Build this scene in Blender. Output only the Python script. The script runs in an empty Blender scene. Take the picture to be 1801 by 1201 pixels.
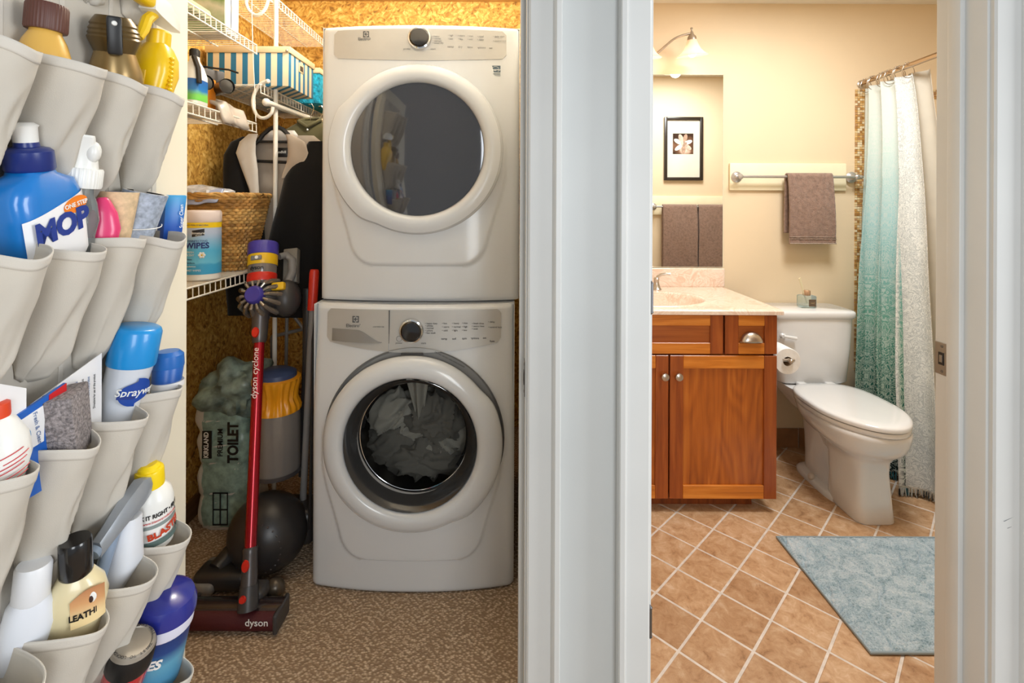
import bpy, bmesh, math, random
from mathutils import Vector, Matrix, Euler, noise

random.seed(7)
R = math.radians
PI = math.pi
sc = bpy.context.scene
COL = sc.collection

# ------------------------------------------------------------------ camera
F_PX, VX, VY, HCAM = 880.0, 890.0, 357.0, 1.32     # focal length in px, vanishing point, eye height
cam_d = bpy.data.cameras.new('camera')
cam_d.sensor_width = 36.0
cam_d.lens = F_PX / 1801.0 * 36.0
cam_d.shift_x = (900.5 - VX) / 1801.0
cam_d.shift_y = -(600.5 - VY) / 1801.0
cam_d.clip_start = 0.02
cam = bpy.data.objects.new('camera', cam_d)
COL.objects.link(cam)
cam.location = (0, 0, HCAM)
cam.rotation_euler = (R(90), R(-0.24), 0)
sc.camera = cam

# ------------------------------------------------------------------ light
sc.view_settings.view_transform = 'Standard'
sc.view_settings.look = 'None'
sc.view_settings.gamma = 1.0
sc.view_settings.use_curve_mapping = False
sc.view_settings.exposure = 0.30

world = bpy.data.worlds.new('world')
sc.world = world
world.use_nodes = True
bgn = world.node_tree.nodes['Background']
bgn.inputs[0].default_value = (0.92, 0.96, 1.0, 1)
bgn.inputs[1].default_value = 0.34

def area_light(name, loc, rot, size, power, col, size_y=None):
    l = bpy.data.lights.new(name, 'AREA')
    l.energy = power
    l.color = col
    l.shape = 'RECTANGLE' if size_y else 'SQUARE'
    l.size = size
    if size_y:
        l.size_y = size_y
    o = bpy.data.objects.new(name, l)
    COL.objects.link(o)
    o.location = loc
    o.rotation_euler = rot
    return o

def point_light(name, loc, power, col, r=0.03):
    l = bpy.data.lights.new(name, 'POINT')
    l.energy = power
    l.color = col
    l.shadow_soft_size = r
    o = bpy.data.objects.new(name, l)
    COL.objects.link(o)
    o.location = loc
    return o

# cool fill added behind the camera to brighten the washer and dryer fronts
area_light('hall_fill_light', (0.60, -1.5, 1.45), (R(86), 0, R(13)), 0.75, 24, (0.93, 0.97, 1.0), 1.5)
# window at the far end of the hall, past the bathroom door
area_light('hall_window_light', (2.9, 0.05, 1.35), (R(90), 0, R(92)), 1.1, 46, (0.95, 0.98, 1.0), 1.7)
# ceiling lamp of the closet, warm
point_light('closet_ceiling_lamp', (-0.36, 1.87, 2.45), 26, (1.0, 0.95, 0.86), 0.06)
# ceiling light of the bathroom
area_light('bath_ceiling_light', (1.35, 1.80, 2.40), (0, 0, 0), 0.45, 23, (0.95, 0.98, 1.0), 0.45)

# ------------------------------------------------------------------ colour + materials
def lin(c):
    def f(v):
        v /= 255.0
        return v / 12.92 if v <= 0.04045 else ((v + 0.055) / 1.055) ** 2.4
    return (f(c[0]), f(c[1]), f(c[2]), 1.0)

class NT:
    def __init__(self, name):
        self.m = bpy.data.materials.new(name)
        self.m.use_nodes = True
        self.t = self.m.node_tree
        self.b = self.t.nodes['Principled BSDF']
        self.out = self.t.nodes['Material Output']
    def n(self, typ, **kw):
        nd = self.t.nodes.new(typ)
        for k, v in kw.items():
            if k == 'i':
                for kk, vv in v.items():
                    nd.inputs[kk].default_value = vv
            else:
                setattr(nd, k, v)
        return nd
    def l(self, a, b):
        self.t.links.new(a, b)
    def coords(self, scale=(1, 1, 1), rot=(0, 0, 0), kind='Object', loc=(0, 0, 0)):
        tc = self.n('ShaderNodeTexCoord')
        mp = self.n('ShaderNodeMapping')
        mp.inputs['Scale'].default_value = scale
        mp.inputs['Rotation'].default_value = rot
        mp.inputs['Location'].default_value = loc
        self.l(tc.outputs[kind], mp.inputs[0])
        return mp.outputs[0]
    def noise(self, vec, scale, detail=3, rough=0.5, dist=0):
        nd = self.n('ShaderNodeTexNoise')
        nd.inputs['Scale'].default_value = scale
        nd.inputs['Detail'].default_value = detail
        nd.inputs['Roughness'].default_value = rough
        nd.inputs['Distortion'].default_value = dist
        if vec:
            self.l(vec, nd.inputs['Vector'])
        return nd.outputs['Fac']
    def ramp(self, fac, stops, interp='LINEAR'):
        r = self.n('ShaderNodeValToRGB')
        r.color_ramp.interpolation = interp
        e = r.color_ramp.elements
        while len(e) < len(stops):
            e.new(0.5)
        for k, (p, c) in enumerate(stops):
            e[k].position = p
            e[k].color = c if len(c) == 4 and max(c) <= 1.0 else lin(c)
        self.l(fac, r.inputs[0])
        return r.outputs[0]
    def bump(self, h, strength=0.3, dist=0.002, normal=None):
        b = self.n('ShaderNodeBump')
        b.inputs['Strength'].default_value = strength
        b.inputs['Distance'].default_value = dist
        self.l(h, b.inputs['Height'])
        if normal:
            self.l(normal, b.inputs['Normal'])
        self.l(b.outputs[0], self.b.inputs['Normal'])
        return b.outputs[0]
    def mix(self, fac, a, b, blend='MIX'):
        m = self.n('ShaderNodeMix', data_type='RGBA', blend_type=blend)
        for sock, v in ((m.inputs[0], fac), (m.inputs[6], a), (m.inputs[7], b)):
            if isinstance(v, (int, float)):
                sock.default_value = v
            elif isinstance(v, tuple):
                sock.default_value = v
            else:
                self.l(v, sock)
        return m.outputs[2]
    def math(self, op, a, b=None):
        m = self.n('ShaderNodeMath', operation=op)
        for s, v in ((m.inputs[0], a), (m.inputs[1], b)):
            if v is None:
                continue
            if isinstance(v, (int, float)):
                s.default_value = v
            else:
                self.l(v, s)
        return m.outputs[0]

MATS = {}
def mat(name, col, rough=0.5, metal=0.0, var=None, bump=None, trans=0.0, emit=None, coat=0.0, spec=0.5, sss=0.0):
    """plain procedural material: colour with soft noise variation, optional fine relief"""
    if name in MATS:
        return MATS[name]
    t = NT(name)
    b = t.b
    c = lin(col)
    b.inputs['Base Color'].default_value = c
    b.inputs['Roughness'].default_value = rough
    b.inputs['Metallic'].default_value = metal
    b.inputs['Specular IOR Level'].default_value = spec
    b.inputs['Coat Weight'].default_value = coat
    b.inputs['Coat Roughness'].default_value = 0.08
    vs, va = var if var else (6.0, 0.04)
    v = t.coords()
    nz = t.noise(v, vs, 3)
    c2 = tuple(max(0, x * (1 - va * 2)) for x in c[:3]) + (1,)
    c3 = tuple(min(1, x * (1 + va)) for x in c[:3]) + (1,)
    t.l(t.ramp(nz, [(0.3, c2), (0.7, c3)]), b.inputs['Base Color'])
    if bump:
        t.bump(t.noise(v, bump[0], 4), bump[1], bump[2] if len(bump) > 2 else 0.002)
    if trans:
        b.inputs['Transmission Weight'].default_value = trans
        b.inputs['IOR'].default_value = 1.4
    if sss:
        b.inputs['Subsurface Weight'].default_value = sss
        b.inputs['Subsurface Radius'].default_value = (0.02, 0.015, 0.01)
    if emit:
        b.inputs['Emission Color'].default_value = lin(emit[0])
        b.inputs['Emission Strength'].default_value = emit[1]
    MATS[name] = t.m
    return t.m

def m_osb():
    t = NT('oriented strand board')
    cols = []
    for k, (ang, sx, sy) in enumerate(((0.35, 9, 55), (1.25, 10, 50), (-0.6, 9, 60))):
        v = t.coords((1, 1, 1), (ang, ang, ang), loc=(k * 3.1, k, k * 2))
        mp = t.n('ShaderNodeMapping')
        mp.inputs['Scale'].default_value = (sy, sy, sx)
        t.l(v, mp.inputs[0])
        cols.append(t.noise(mp.outputs[0], 1.0, 2, 0.55, 0.6))
    base = t.coords()
    mk1 = t.ramp(t.noise(base, 22, 1), [(0.46, (0, 0, 0, 1)), (0.52, (1, 1, 1, 1))])
    mk2 = t.ramp(t.noise(t.coords(loc=(5, 5, 5)), 26, 1), [(0.48, (0, 0, 0, 1)), (0.54, (1, 1, 1, 1))])
    rp = [(0.25, (116, 76, 22)), (0.42, (188, 136, 54)), (0.58, (224, 178, 88)), (0.75, (246, 216, 138))]
    a, b_, c_ = (t.ramp(x, rp) for x in cols)
    m = t.mix(mk2, t.mix(mk1, a, b_), c_)
    t.l(m, t.b.inputs['Base Color'])
    t.b.inputs['Roughness'].default_value = 0.7
    t.bump(cols[0], 0.25, 0.002)
    return t.m

def m_wood(name, dark, mid, light, axis, rough=0.32, cathedral=False):
    t = NT(name)
    s = [38, 38, 38]
    s[axis] = 2.2
    v = t.coords(tuple(s))
    n1 = t.noise(v, 1.0, 5, 0.6, 0.5)
    if cathedral:
        v2 = t.coords((9, 9, 1.3))
        n2 = t.noise(v2, 1.0, 1, 0.4, 0.2)
        w = t.math('SINE', t.math('MULTIPLY', n2, 60.0))
        n1 = t.math('ADD', t.math('MULTIPLY', n1, 0.8), t.math('MULTIPLY', t.math('ADD', w, 1.0), 0.05))
    c = t.ramp(n1, [(0.25, dark), (0.5, mid), (0.75, light)])
    t.l(c, t.b.inputs['Base Color'])
    t.b.inputs['Roughness'].default_value = rough
    t.b.inputs['Coat Weight'].default_value = 0.15
    t.bump(n1, 0.08, 0.0006)
    return t.m

def m_carpet():
    t = NT('brown loop carpet')
    v = t.coords((1, 1, 1), (0, 0, 0))
    vo = t.n('ShaderNodeTexVoronoi')
    vo.inputs['Scale'].default_value = 175
    mp = t.coords((0.6, 1.0, 1.0), (0, 0, R(35)))
    t.l(mp, vo.inputs['Vector'])
    # herringbone: zig-zag bands of loops
    tc = t.coords((1, 1, 1))
    sx = t.n('ShaderNodeSeparateXYZ')
    t.l(tc, sx.inputs[0])
    zig = t.math('PINGPONG', sx.outputs[0], 0.055)
    ph = t.math('ADD', t.math('MULTIPLY', sx.outputs[1], 1.0), t.math('MULTIPLY', zig, 0.9))
    nz = t.noise(tc, 55, 2)
    wv = t.math('SINE', t.math('ADD', t.math('MULTIPLY', ph, 290.0), t.math('MULTIPLY', nz, 5.0)))
    h = t.math('ADD', t.math('MULTIPLY', wv, 0.13), t.math('SUBTRACT', 0.65, vo.outputs['Distance']))
    c = t.ramp(h, [(0.05, (146, 122, 98)), (0.45, (210, 186, 158)), (0.85, (246, 230, 208))])
    big = t.noise(tc, 5, 3)
    c = t.mix(t.math('MULTIPLY', big, 0.35), c, lin((166, 140, 112)))
    t.l(c, t.b.inputs['Base Color'])
    t.b.inputs['Roughness'].default_value = 0.95
    t.b.inputs['Specular IOR Level'].default_value = 0.1
    t.bump(h, 0.6, 0.005)
    return t.m

def m_tile():
    t = NT('mottled tan ceramic tile')
    tc = t.n('ShaderNodeTexCoord')
    oi = t.n('ShaderNodeObjectInfo')
    ad = t.n('ShaderNodeVectorMath', operation='ADD')
    mu = t.n('ShaderNodeMath', operation='MULTIPLY')
    mu.inputs[1].default_value = 40.0
    t.l(oi.outputs['Random'], mu.inputs[0])
    t.l(tc.outputs['Object'], ad.inputs[0])
    t.l(mu.outputs[0], ad.inputs[1])
    n1 = t.noise(ad.outputs[0], 21, 9, 0.74, 0.5)
    mp = t.n('ShaderNodeMapping')
    mp.inputs['Scale'].default_value = (60, 9, 9)
    mp.inputs['Rotation'].default_value = (0, 0, 0.6)
    t.l(ad.outputs[0], mp.inputs[0])
    n2 = t.noise(mp.outputs[0], 1, 4, 0.6, 1.2)
    c = t.ramp(n1, [(0.30, (150, 110, 76)), (0.43, (192, 150, 110)), (0.56, (208, 170, 132)), (0.72, (228, 200, 170))])
    vein = t.ramp(n2, [(0.24, (0.55, 0.55, 0.55, 1)), (0.34, (0, 0, 0, 1))])
    c = t.mix(vein, c, lin((140, 88, 56)))
    tint = t.ramp(oi.outputs['Random'], [(0.0, (0.80, 0.76, 0.72, 1)), (0.5, (0.92, 0.90, 0.87, 1)), (1.0, (1, 1, 1, 1))])
    c = t.mix(1.0, c, tint, 'MULTIPLY')
    t.l(c, t.b.inputs['Base Color'])
    t.b.inputs['Roughness'].default_value = 0.42
    t.bump(n1, 0.12, 0.002)
    return t.m

def m_marble():
    t = NT('swirled cream cultured marble')
    v = t.coords()
    d = t.noise(v, 5, 4, 0.55, 2.5)
    w = t.math('SINE', t.math('MULTIPLY', d, 34.0))
    c = t.ramp(t.math('MULTIPLY', t.math('ADD', w, 1.0), 0.5),
               [(0.0, (224, 190, 166)), (0.35, (235, 212, 192)), (0.7, (241, 224, 208)), (1.0, (229, 200, 178))])
    big = t.ramp(t.noise(v, 7, 3), [(0.35, (0, 0, 0, 1)), (0.7, (1, 1, 1, 1))])
    c = t.mix(big, c, lin((234, 212, 192)))
    t.l(c, t.b.inputs['Base Color'])
    t.b.inputs['Roughness'].default_value = 0.18
    t.b.inputs['Coat Weight'].default_value = 0.3
    return t.m

def m_fabric(name, col, rough=0.85, weave=900, transl=0.25, var=0.06):
    t = NT(name)
    v = t.coords()
    c = lin(col)
    nz = t.noise(v, 14, 4)
    c2 = tuple(x * (1 - var) for x in c[:3]) + (1,)
    cc = t.ramp(nz, [(0.3, c2), (0.7, c)])
    t.l(cc, t.b.inputs['Base Color'])
    t.b.inputs['Roughness'].default_value = rough
    t.b.inputs['Specular IOR Level'].default_value = 0.25
    t.b.inputs['Sheen Weight'].default_value = 0.2
    hh = t.noise(v, weave, 2)
    bm_ = t.bump(hh, 0.25, 0.0008)
    if transl:
        tr = t.n('ShaderNodeBsdfTranslucent')
        t.l(cc, tr.inputs[0])
        mx = t.n('ShaderNodeMixShader')
        mx.inputs[0].default_value = transl
        t.l(t.b.outputs[0], mx.inputs[1])
        t.l(tr.outputs[0], mx.inputs[2])
        t.l(mx.outputs[0], t.out.inputs[0])
    return t.m

def m_towel(name, col):
    t = NT(name)
    v = t.coords()
    vo = t.n('ShaderNodeTexVoronoi')
    vo.inputs['Scale'].default_value = 320
    t.l(v, vo.inputs['Vector'])
    c = lin(col)
    nz = t.noise(v, 60, 4, 0.7)
    c1 = tuple(x * 0.62 for x in c[:3]) + (1,)
    c3 = tuple(min(1, x * 1.3) for x in c[:3]) + (1,)
    t.l(t.ramp(nz, [(0.25, c1), (0.5, c), (0.8, c3)]), t.b.inputs['Base Color'])
    t.b.inputs['Roughness'].default_value = 0.95
    t.b.inputs['Specular IOR Level'].default_value = 0.1
    t.b.inputs['Sheen Weight'].default_value = 0.35
    t.bump(t.math('ADD', vo.outputs['Distance'], nz), 0.7, 0.004)
    return t.m

def m_glass(name, col, mixf=0.25, rough=0.02, tint=None):
    """clear pane: mostly see-through with a glossy coat"""
    t = NT(name)
    tr = t.n('ShaderNodeBsdfTransparent')
    tr.inputs[0].default_value = lin(tint or (255, 255, 255))
    t.b.inputs['Base Color'].default_value = lin(col)
    t.b.inputs['Roughness'].default_value = rough
    fr = t.n('ShaderNodeFresnel')
    fr.inputs[0].default_value = 1.5
    f = t.math('MAXIMUM', fr.outputs[0], mixf)
    mx = t.n('ShaderNodeMixShader')
    t.l(f, mx.inputs[0])
    t.l(tr.outputs[0], mx.inputs[1])
    t.l(t.b.outputs[0], mx.inputs[2])
    t.l(mx.outputs[0], t.out.inputs[0])
    return t.m

def m_mirror():
    t = NT('mirror silver')
    t.b.inputs['Base Color'].default_value = (0.93, 0.94, 0.92, 1)
    t.b.inputs['Metallic'].default_value = 1
    t.b.inputs['Roughness'].default_value = 0.0
    return t.m

def m_brushed(name, col, rough=0.3):
    t = NT(name)
    v = t.coords((3, 3, 200))
    nz = t.noise(v, 1, 3)
    t.b.inputs['Base Color'].default_value = lin(col)
    t.b.inputs['Metallic'].default_value = 1.0
    t.b.inputs['Roughness'].default_value = rough
    t.bump(nz, 0.05, 0.0004)
    return t.m

# ------------------------------------------------------------------ geometry collector
class G:
    def __init__(self):
        self.v = []
        self.f = []
        self.m = []
        self.mi = 0
        self.uv = None
    def add(self, vs, fs, mx=None):
        o = len(self.v)
        for p in vs:
            p = Vector(p)
            self.v.append(tuple(mx @ p) if mx else tuple(p))
        for f in fs:
            self.f.append(tuple(i + o for i in f))
            self.m.append(self.mi)
        return self
    def box(self, x0, x1, y0, y1, z0, z1, mx=None):
        vs = [(x, y, z) for z in (z0, z1) for y in (y0, y1) for x in (x0, x1)]
        fs = [(0, 2, 3, 1), (4, 5, 7, 6), (0, 1, 5, 4), (2, 6, 7, 3), (0, 4, 6, 2), (1, 3, 7, 5)]
        return self.add(vs, fs, mx)
    def rbox(self, x0, x1, y0, y1, z0, z1, r=0.003, seg=2, mx=None):
        bm = bmesh.new()
        bmesh.ops.create_cube(bm, size=1)
        for v in bm.verts:
            v.co = ((x0 + x1) / 2 + v.co.x * (x1 - x0), (y0 + y1) / 2 + v.co.y * (y1 - y0), (z0 + z1) / 2 + v.co.z * (z1 - z0))
        r = min(r, 0.49 * min(x1 - x0, y1 - y0, z1 - z0))
        bmesh.ops.bevel(bm, geom=bm.edges[:], offset=r, segments=seg, affect='EDGES', profile=0.5)
        bm.verts.index_update()
        self.add([v.co[:] for v in bm.verts], [[v.index for v in f.verts] for f in bm.faces], mx)
        bm.free()
        return self
    def loft(self, rings, cap0=True, cap1=True, closed=True, mx=None):
        vs, fs = [], []
        n = len(rings[0])
        for r in rings:
            vs += list(r)
        for k in range(len(rings) - 1):
            for i in range(n if closed else n - 1):
                j = (i + 1) % n
                fs.append((k * n + i, k * n + j, (k + 1) * n + j, (k + 1) * n + i))
        if cap0:
            fs.append(tuple(reversed(range(n))))
        if cap1:
            fs.append(tuple(range((len(rings) - 1) * n, len(rings) * n)))
        return self.add(vs, fs, mx)
    def lathe(self, prof, seg=28, mx=None, cap0=True, cap1=True):
        rings = [[(r * math.cos(2 * PI * i / seg), r * math.sin(2 * PI * i / seg), z) for i in range(seg)] for r, z in prof]
        return self.loft(rings, cap0, cap1, True, mx)
    def tube(self, pts, r, seg=8, mx=None, closed=False, caps=True):
        pts = [Vector(p) for p in pts]
        n = len(pts)
        rings = []
        up = None
        for i, p in enumerate(pts):
            a = pts[(i - 1) % n] if (i > 0 or closed) else p
            b = pts[(i + 1) % n] if (i < n - 1 or closed) else p
            d = (b - a).normalized()
            if up is None:
                up = Vector((0, 0, 1)) if abs(d.z) < 0.9 else Vector((1, 0, 0))
            s = d.cross(up)
            if s.length < 1e-6:
                s = d.cross(Vector((0, 1, 0)))
            s.normalize()
            up = s.cross(d).normalized()
            rr = r[i] if isinstance(r, (list, tuple)) else r
            rings.append([p + rr * (math.cos(2 * PI * k / seg) * s + math.sin(2 * PI * k / seg) * up) for k in range(seg)])
        if closed:
            rings.append(rings[0])
        return self.loft(rings, caps and not closed, caps and not closed, True, mx)
    def prism(self, poly, a0, a1, axis='y', mx=None):
        """extrude a 2-D outline along an axis"""
        def pt(p, a):
            return {'x': (a, p[0], p[1]), 'y': (p[0], a, p[1]), 'z': (p[0], p[1], a)}[axis]
        n = len(poly)
        vs = [pt(p, a0) for p in poly] + [pt(p, a1) for p in poly]
        fs = [tuple(range(n)), tuple(reversed(range(n, 2 * n)))]
        for i in range(n):
            j = (i + 1) % n
            fs.append((i, i + n, j + n, j))
        return self.add(vs, fs, mx)
    def grid(self, fn, nu, nv, mx=None, keep=None):
        vs = [fn(i / nu, j / nv) for j in range(nv + 1) for i in range(nu + 1)]
        fs = []
        for j in range(nv):
            for i in range(nu):
                if keep and not keep((i + .5) / nu, (j + .5) / nv):
                    continue
                a = j * (nu + 1) + i
                fs.append((a, a + 1, a + nu + 2, a + nu + 1))
        return self.add(vs, fs, mx)
    def ball(self, c, r, seg=16, rings=10, mx=None):
        rr = r if isinstance(r, (tuple, list)) else (r, r, r)
        rs = []
        for k in range(rings + 1):
            th = PI * k / rings
            q = max(math.sin(th), 1e-3)
            rs.append([(c[0] + rr[0] * q * math.cos(2 * PI * i / seg), c[1] + rr[1] * q * math.sin(2 * PI * i / seg), c[2] - rr[2] * math.cos(th)) for i in range(seg)])
        return self.loft(rs, True, True, True, mx)
    def obj(self, name, mats, parent=None, smooth=35, loc=None, rot=None, **props):
        me = bpy.data.meshes.new(name)
        me.from_pydata(self.v, [], self.f)
        if not isinstance(mats, (list, tuple)):
            mats = [mats]
        for m in mats:
            me.materials.append(m)
        if len(mats) > 1:
            me.polygons.foreach_set('material_index', self.m)
        bm = bmesh.new()
        bm.from_mesh(me)
        bmesh.ops.recalc_face_normals(bm, faces=bm.faces)
        bm.to_mesh(me)
        bm.free()
        if smooth:
            me.polygons.foreach_set('use_smooth', [True] * len(me.polygons))
            me.set_sharp_from_angle(angle=R(smooth))
        me.update()
        return link(name, me, parent, loc, rot, **props)

def link(name, me, parent=None, loc=None, rot=None, **props):
    o = bpy.data.objects.new(name, me)
    COL.objects.link(o)
    if parent:
        o.parent = parent
    if loc is not None:
        o.location = loc
    if rot is not None:
        o.rotation_euler = rot
    for k, v in props.items():
        o[k] = v
    return o

def thing(name, label, cat, loc=(0, 0, 0), rot=(0, 0, 0), group=None):
    o = bpy.data.objects.new(name, None)
    o.empty_display_size = 0.05
    COL.objects.link(o)
    o.location = loc
    o.rotation_euler = rot
    o['label'] = label
    o['category'] = cat
    if group:
        o['group'] = group
    return o

def tag(o, label, cat, group=None):
    o['label'] = label
    o['category'] = cat
    if group:
        o['group'] = group
    return o

def struct(o):
    o['kind'] = 'structure'
    return o

def T(x=0, y=0, z=0):
    return Matrix.Translation((x, y, z))
def RX(a): return Matrix.Rotation(R(a), 4, 'X')
def RY(a): return Matrix.Rotation(R(a), 4, 'Y')
def RZ(a): return Matrix.Rotation(R(a), 4, 'Z')

def sup(cx, cy, z, a, b, n=2.0, seg=36, ang=0):
    """super-ellipse ring"""
    r = []
    for i in range(seg):
        t = 2 * PI * i / seg
        c, s = math.cos(t), math.sin(t)
        r.append((cx + a * math.copysign(abs(c) ** (2 / n), c), cy + b * math.copysign(abs(s) ** (2 / n), s), z))
    return r

def lettering(parent, txt, size, m, mx=None, cyl=None, depth=0.0004, align='CENTER', name='lettering', bold=0.0, sx=1.0, shear=0.0, squash=1.0):
    """flat print in the XZ plane facing -Y; with cyl=r it wraps round a vertical cylinder of that radius"""
    cu = bpy.data.curves.new('t', 'FONT')
    cu.body = txt
    cu.size = size
    cu.align_x = align
    cu.align_y = 'CENTER'
    cu.extrude = depth / 2
    cu.offset = bold * size
    cu.shear = shear
    cu.resolution_u = 3
    to = bpy.data.objects.new('t', cu)
    me = bpy.data.meshes.new_from_object(to)
    bpy.data.objects.remove(to)
    bpy.data.curves.remove(cu)
    for v in me.vertices:
        x, y, z = v.co
        x *= sx
        if cyl:
            a = x / cyl
            rr = cyl + depth / 2 + z
            p = Vector((rr * math.sin(a), -rr * squash * math.cos(a), y))
        else:
            p = Vector((x, -z - depth / 2, y))
        v.co = (mx @ p) if mx else p
    me.name = name
    me.materials.clear()
    me.materials.append(m)
    return link(name, me, parent)

def at(px, py, s):
    """photograph pixel at a plane where one metre is s pixels -> world point"""
    xu = px + .0042 * (py - VY)
    yu = py - .0042 * (px - VX)
    return Vector(((xu - VX) / s, F_PX / s, HCAM - (yu - VY) / s))

def copy_tree(o, parent=None):
    c = o.copy()
    COL.objects.link(c)
    c.parent = parent
    for ch in list(o.children):
        copy_tree(ch, c)
    return c

# ------------------------------------------------------------------ shared materials
WHITE_TRIM = mat('satin white trim paint', (212, 213, 211), 0.38, var=(4, 0.02), bump=(60, 0.02))
WALL_HALL = mat('pale grey hall paint', (204, 207, 206), 0.45, var=(3, 0.02), bump=(180, 0.05))
CREAM = mat('warm cream wall paint', (230, 208, 174), 0.6, var=(2, 0.015), bump=(220, 0.06))
CEIL = mat('flat ceiling white', (240, 234, 222), 0.8)
OSB = m_osb()
CARPET = m_carpet()
PLATE = m_wood('pine framing lumber', (170, 120, 62), (206, 158, 92), (226, 184, 120), 0, 0.6)
NICKEL = m_brushed('brushed nickel', (196, 186, 174), 0.3)
CHROME = m_brushed('polished chrome', (225, 225, 225), 0.08)
WIRE = mat('white vinyl coated wire', (242, 238, 228), 0.35)
PORC = mat('white vitreous china', (234, 234, 233), 0.1, coat=0.5, var=(3, 0.01))
ENAMEL = mat('white enamelled steel', (212, 214, 215), 0.22, coat=0.4, var=(3, 0.01))
SILVER = mat('silver grey control panel', (186, 184, 179), 0.35, metal=0.25, var=(8, 0.03))
BLACK = mat('matt black plastic', (22, 22, 24), 0.4)
DGREY = mat('dark grey plastic', (62, 60, 60), 0.4)
GREY = mat('mid grey plastic', (128, 126, 124), 0.4)
PRINT = mat('dark grey print', (92, 92, 92), 0.5)
PWHITE = mat('white plastic', (240, 240, 236), 0.3)
# ------------------------------------------------------------------ the setting
Y0, Y1 = 1.02, 1.14            # hall wall: near and far face
XJ = (-0.735, 0.0406, 0.299, 0.979)   # jamb faces: closet left/right, bath left/right
HEAD = 2.05
CEILZ = 2.41
BB = 2.72                      # bathroom back wall
CB = 2.95                      # closet back wall
CL = -1.31                     # closet left wall

g = G()
for a, b in ((-1.9, XJ[0] - .02), (XJ[1] + .02, XJ[2] - .02), (XJ[3] + .02, 2.9)):
    g.box(a, b, Y0, Y1 - .015, 0, 2.5)
for a, b in ((XJ[0] - .02, XJ[1] + .02), (XJ[2] - .02, XJ[3] + .02)):
    g.box(a, b, Y0, Y1 - .015, HEAD + .02, 2.5)
struct(g.obj('wall_hall', WALL_HALL, smooth=0))

g = G()                                         # bathroom face of the same wall
g.box(.27, XJ[2] - .02, Y1 - .015, Y1, 0, CEILZ)
g.box(XJ[3] + .02, 2.72, Y1 - .015, Y1, 0, CEILZ)
g.box(XJ[2] - .02, XJ[3] + .02, Y1 - .015, Y1, HEAD + .02, CEILZ)
struct(g.obj('wall_bath_front', CREAM, smooth=0))
g = G()
g.box(CL, XJ[0] - .02, Y1 - .015, Y1, 0, 2.6)
g.box(XJ[0] - .02, XJ[1] + .02, Y1 - .015, Y1, HEAD + .02, 2.6)
struct(g.obj('wall_closet_front', CEIL, smooth=0))
struct(G().box(CL - .03, CL, Y1 - .015, CB + .02, 0, 2.62).obj('wall_closet_left', OSB, smooth=0))
struct(G().box(CL, .10, CB, CB + .03, 0, 2.62).obj('wall_closet_back', OSB, smooth=0))
struct(G().box(.085, .27, Y1 - .015, CB + .02, 0, 2.62).obj('wall_divider', [CEIL], smooth=0))
struct(G().box(.27, .278, Y1, BB, 0, CEILZ).obj('wall_bath_left', CREAM, smooth=0))
struct(G().box(.278, 2.72, BB, BB + .03, 0, CEILZ).obj('wall_bath_back', CREAM, smooth=0))
struct(G().box(2.70, 2.72, Y1, BB, 0, CEILZ).obj('wall_bath_right', CREAM, smooth=0))
struct(G().box(.27, 2.72, Y1, BB + .03, CEILZ, CEILZ + .03).obj('ceiling_bath', CEIL, smooth=0))
struct(G().box(CL - .03, .10, Y1 - .015, CB + .03, 2.62, 2.65).obj('ceiling_closet', CEIL, smooth=0))
# framing lumber along the top of the closet's back wall
g = G().rbox(CL, .085, CB - .04, CB, 2.505, 2.62, .003)
struct(g.obj('trim_1', PLATE))

# floors
struct(G().box(CL - .03, .10, -1.6, CB + .03, -.03, 0).obj('floor_closet', CARPET, smooth=0))
GROUT = mat('pale grout', (224, 212, 200), 0.8, var=(40, 0.08), bump=(160, 0.2))
fb = struct(G().box(.10, 2.72, Y0, BB + .03, -.03, -.0016).obj('floor_bath', GROUT, smooth=0))
struct(G().box(.10, 2.72, -1.6, Y0, -.03, 0).obj('floor_hall', CARPET, smooth=0))

TILE = m_tile()
# diagonal square tiles, one object each; the ones at the walls are cut to fit
STEP, BX, BY = .1110, .6253, 1.811
HALF = STEP - .0052            # half diagonal less the joint
def tile_mesh(poly, z0=-.006, z1=.0):
    n = len(poly)
    cx = sum(p[0] for p in poly) / n
    cy = sum(p[1] for p in poly) / n
    ins = [(cx + (p[0] - cx) * .975, cy + (p[1] - cy) * .975) for p in poly]
    gg = G()
    gg.loft([[(p[0], p[1], z0) for p in poly], [(p[0], p[1], z1 - .0016) for p in poly], [(p[0], p[1], z1) for p in ins]])
    return gg
def clip(poly, ax, val, keep_less):
    out = []
    for i, p in enumerate(poly):
        q = poly[(i + 1) % len(poly)]
        pi_, qi = (p[ax] <= val) == keep_less, (q[ax] <= val) == keep_less
        if pi_:
            out.append(p)
        if pi_ != qi:
            t_ = (val - p[ax]) / (q[ax] - p[ax])
            out.append((p[0] + t_ * (q[0] - p[0]), p[1] + t_ * (q[1] - p[1])))
    return out
full = None
XA, XB, YA, YB = .282, 1.93, Y0 + .02, BB - .004
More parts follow.
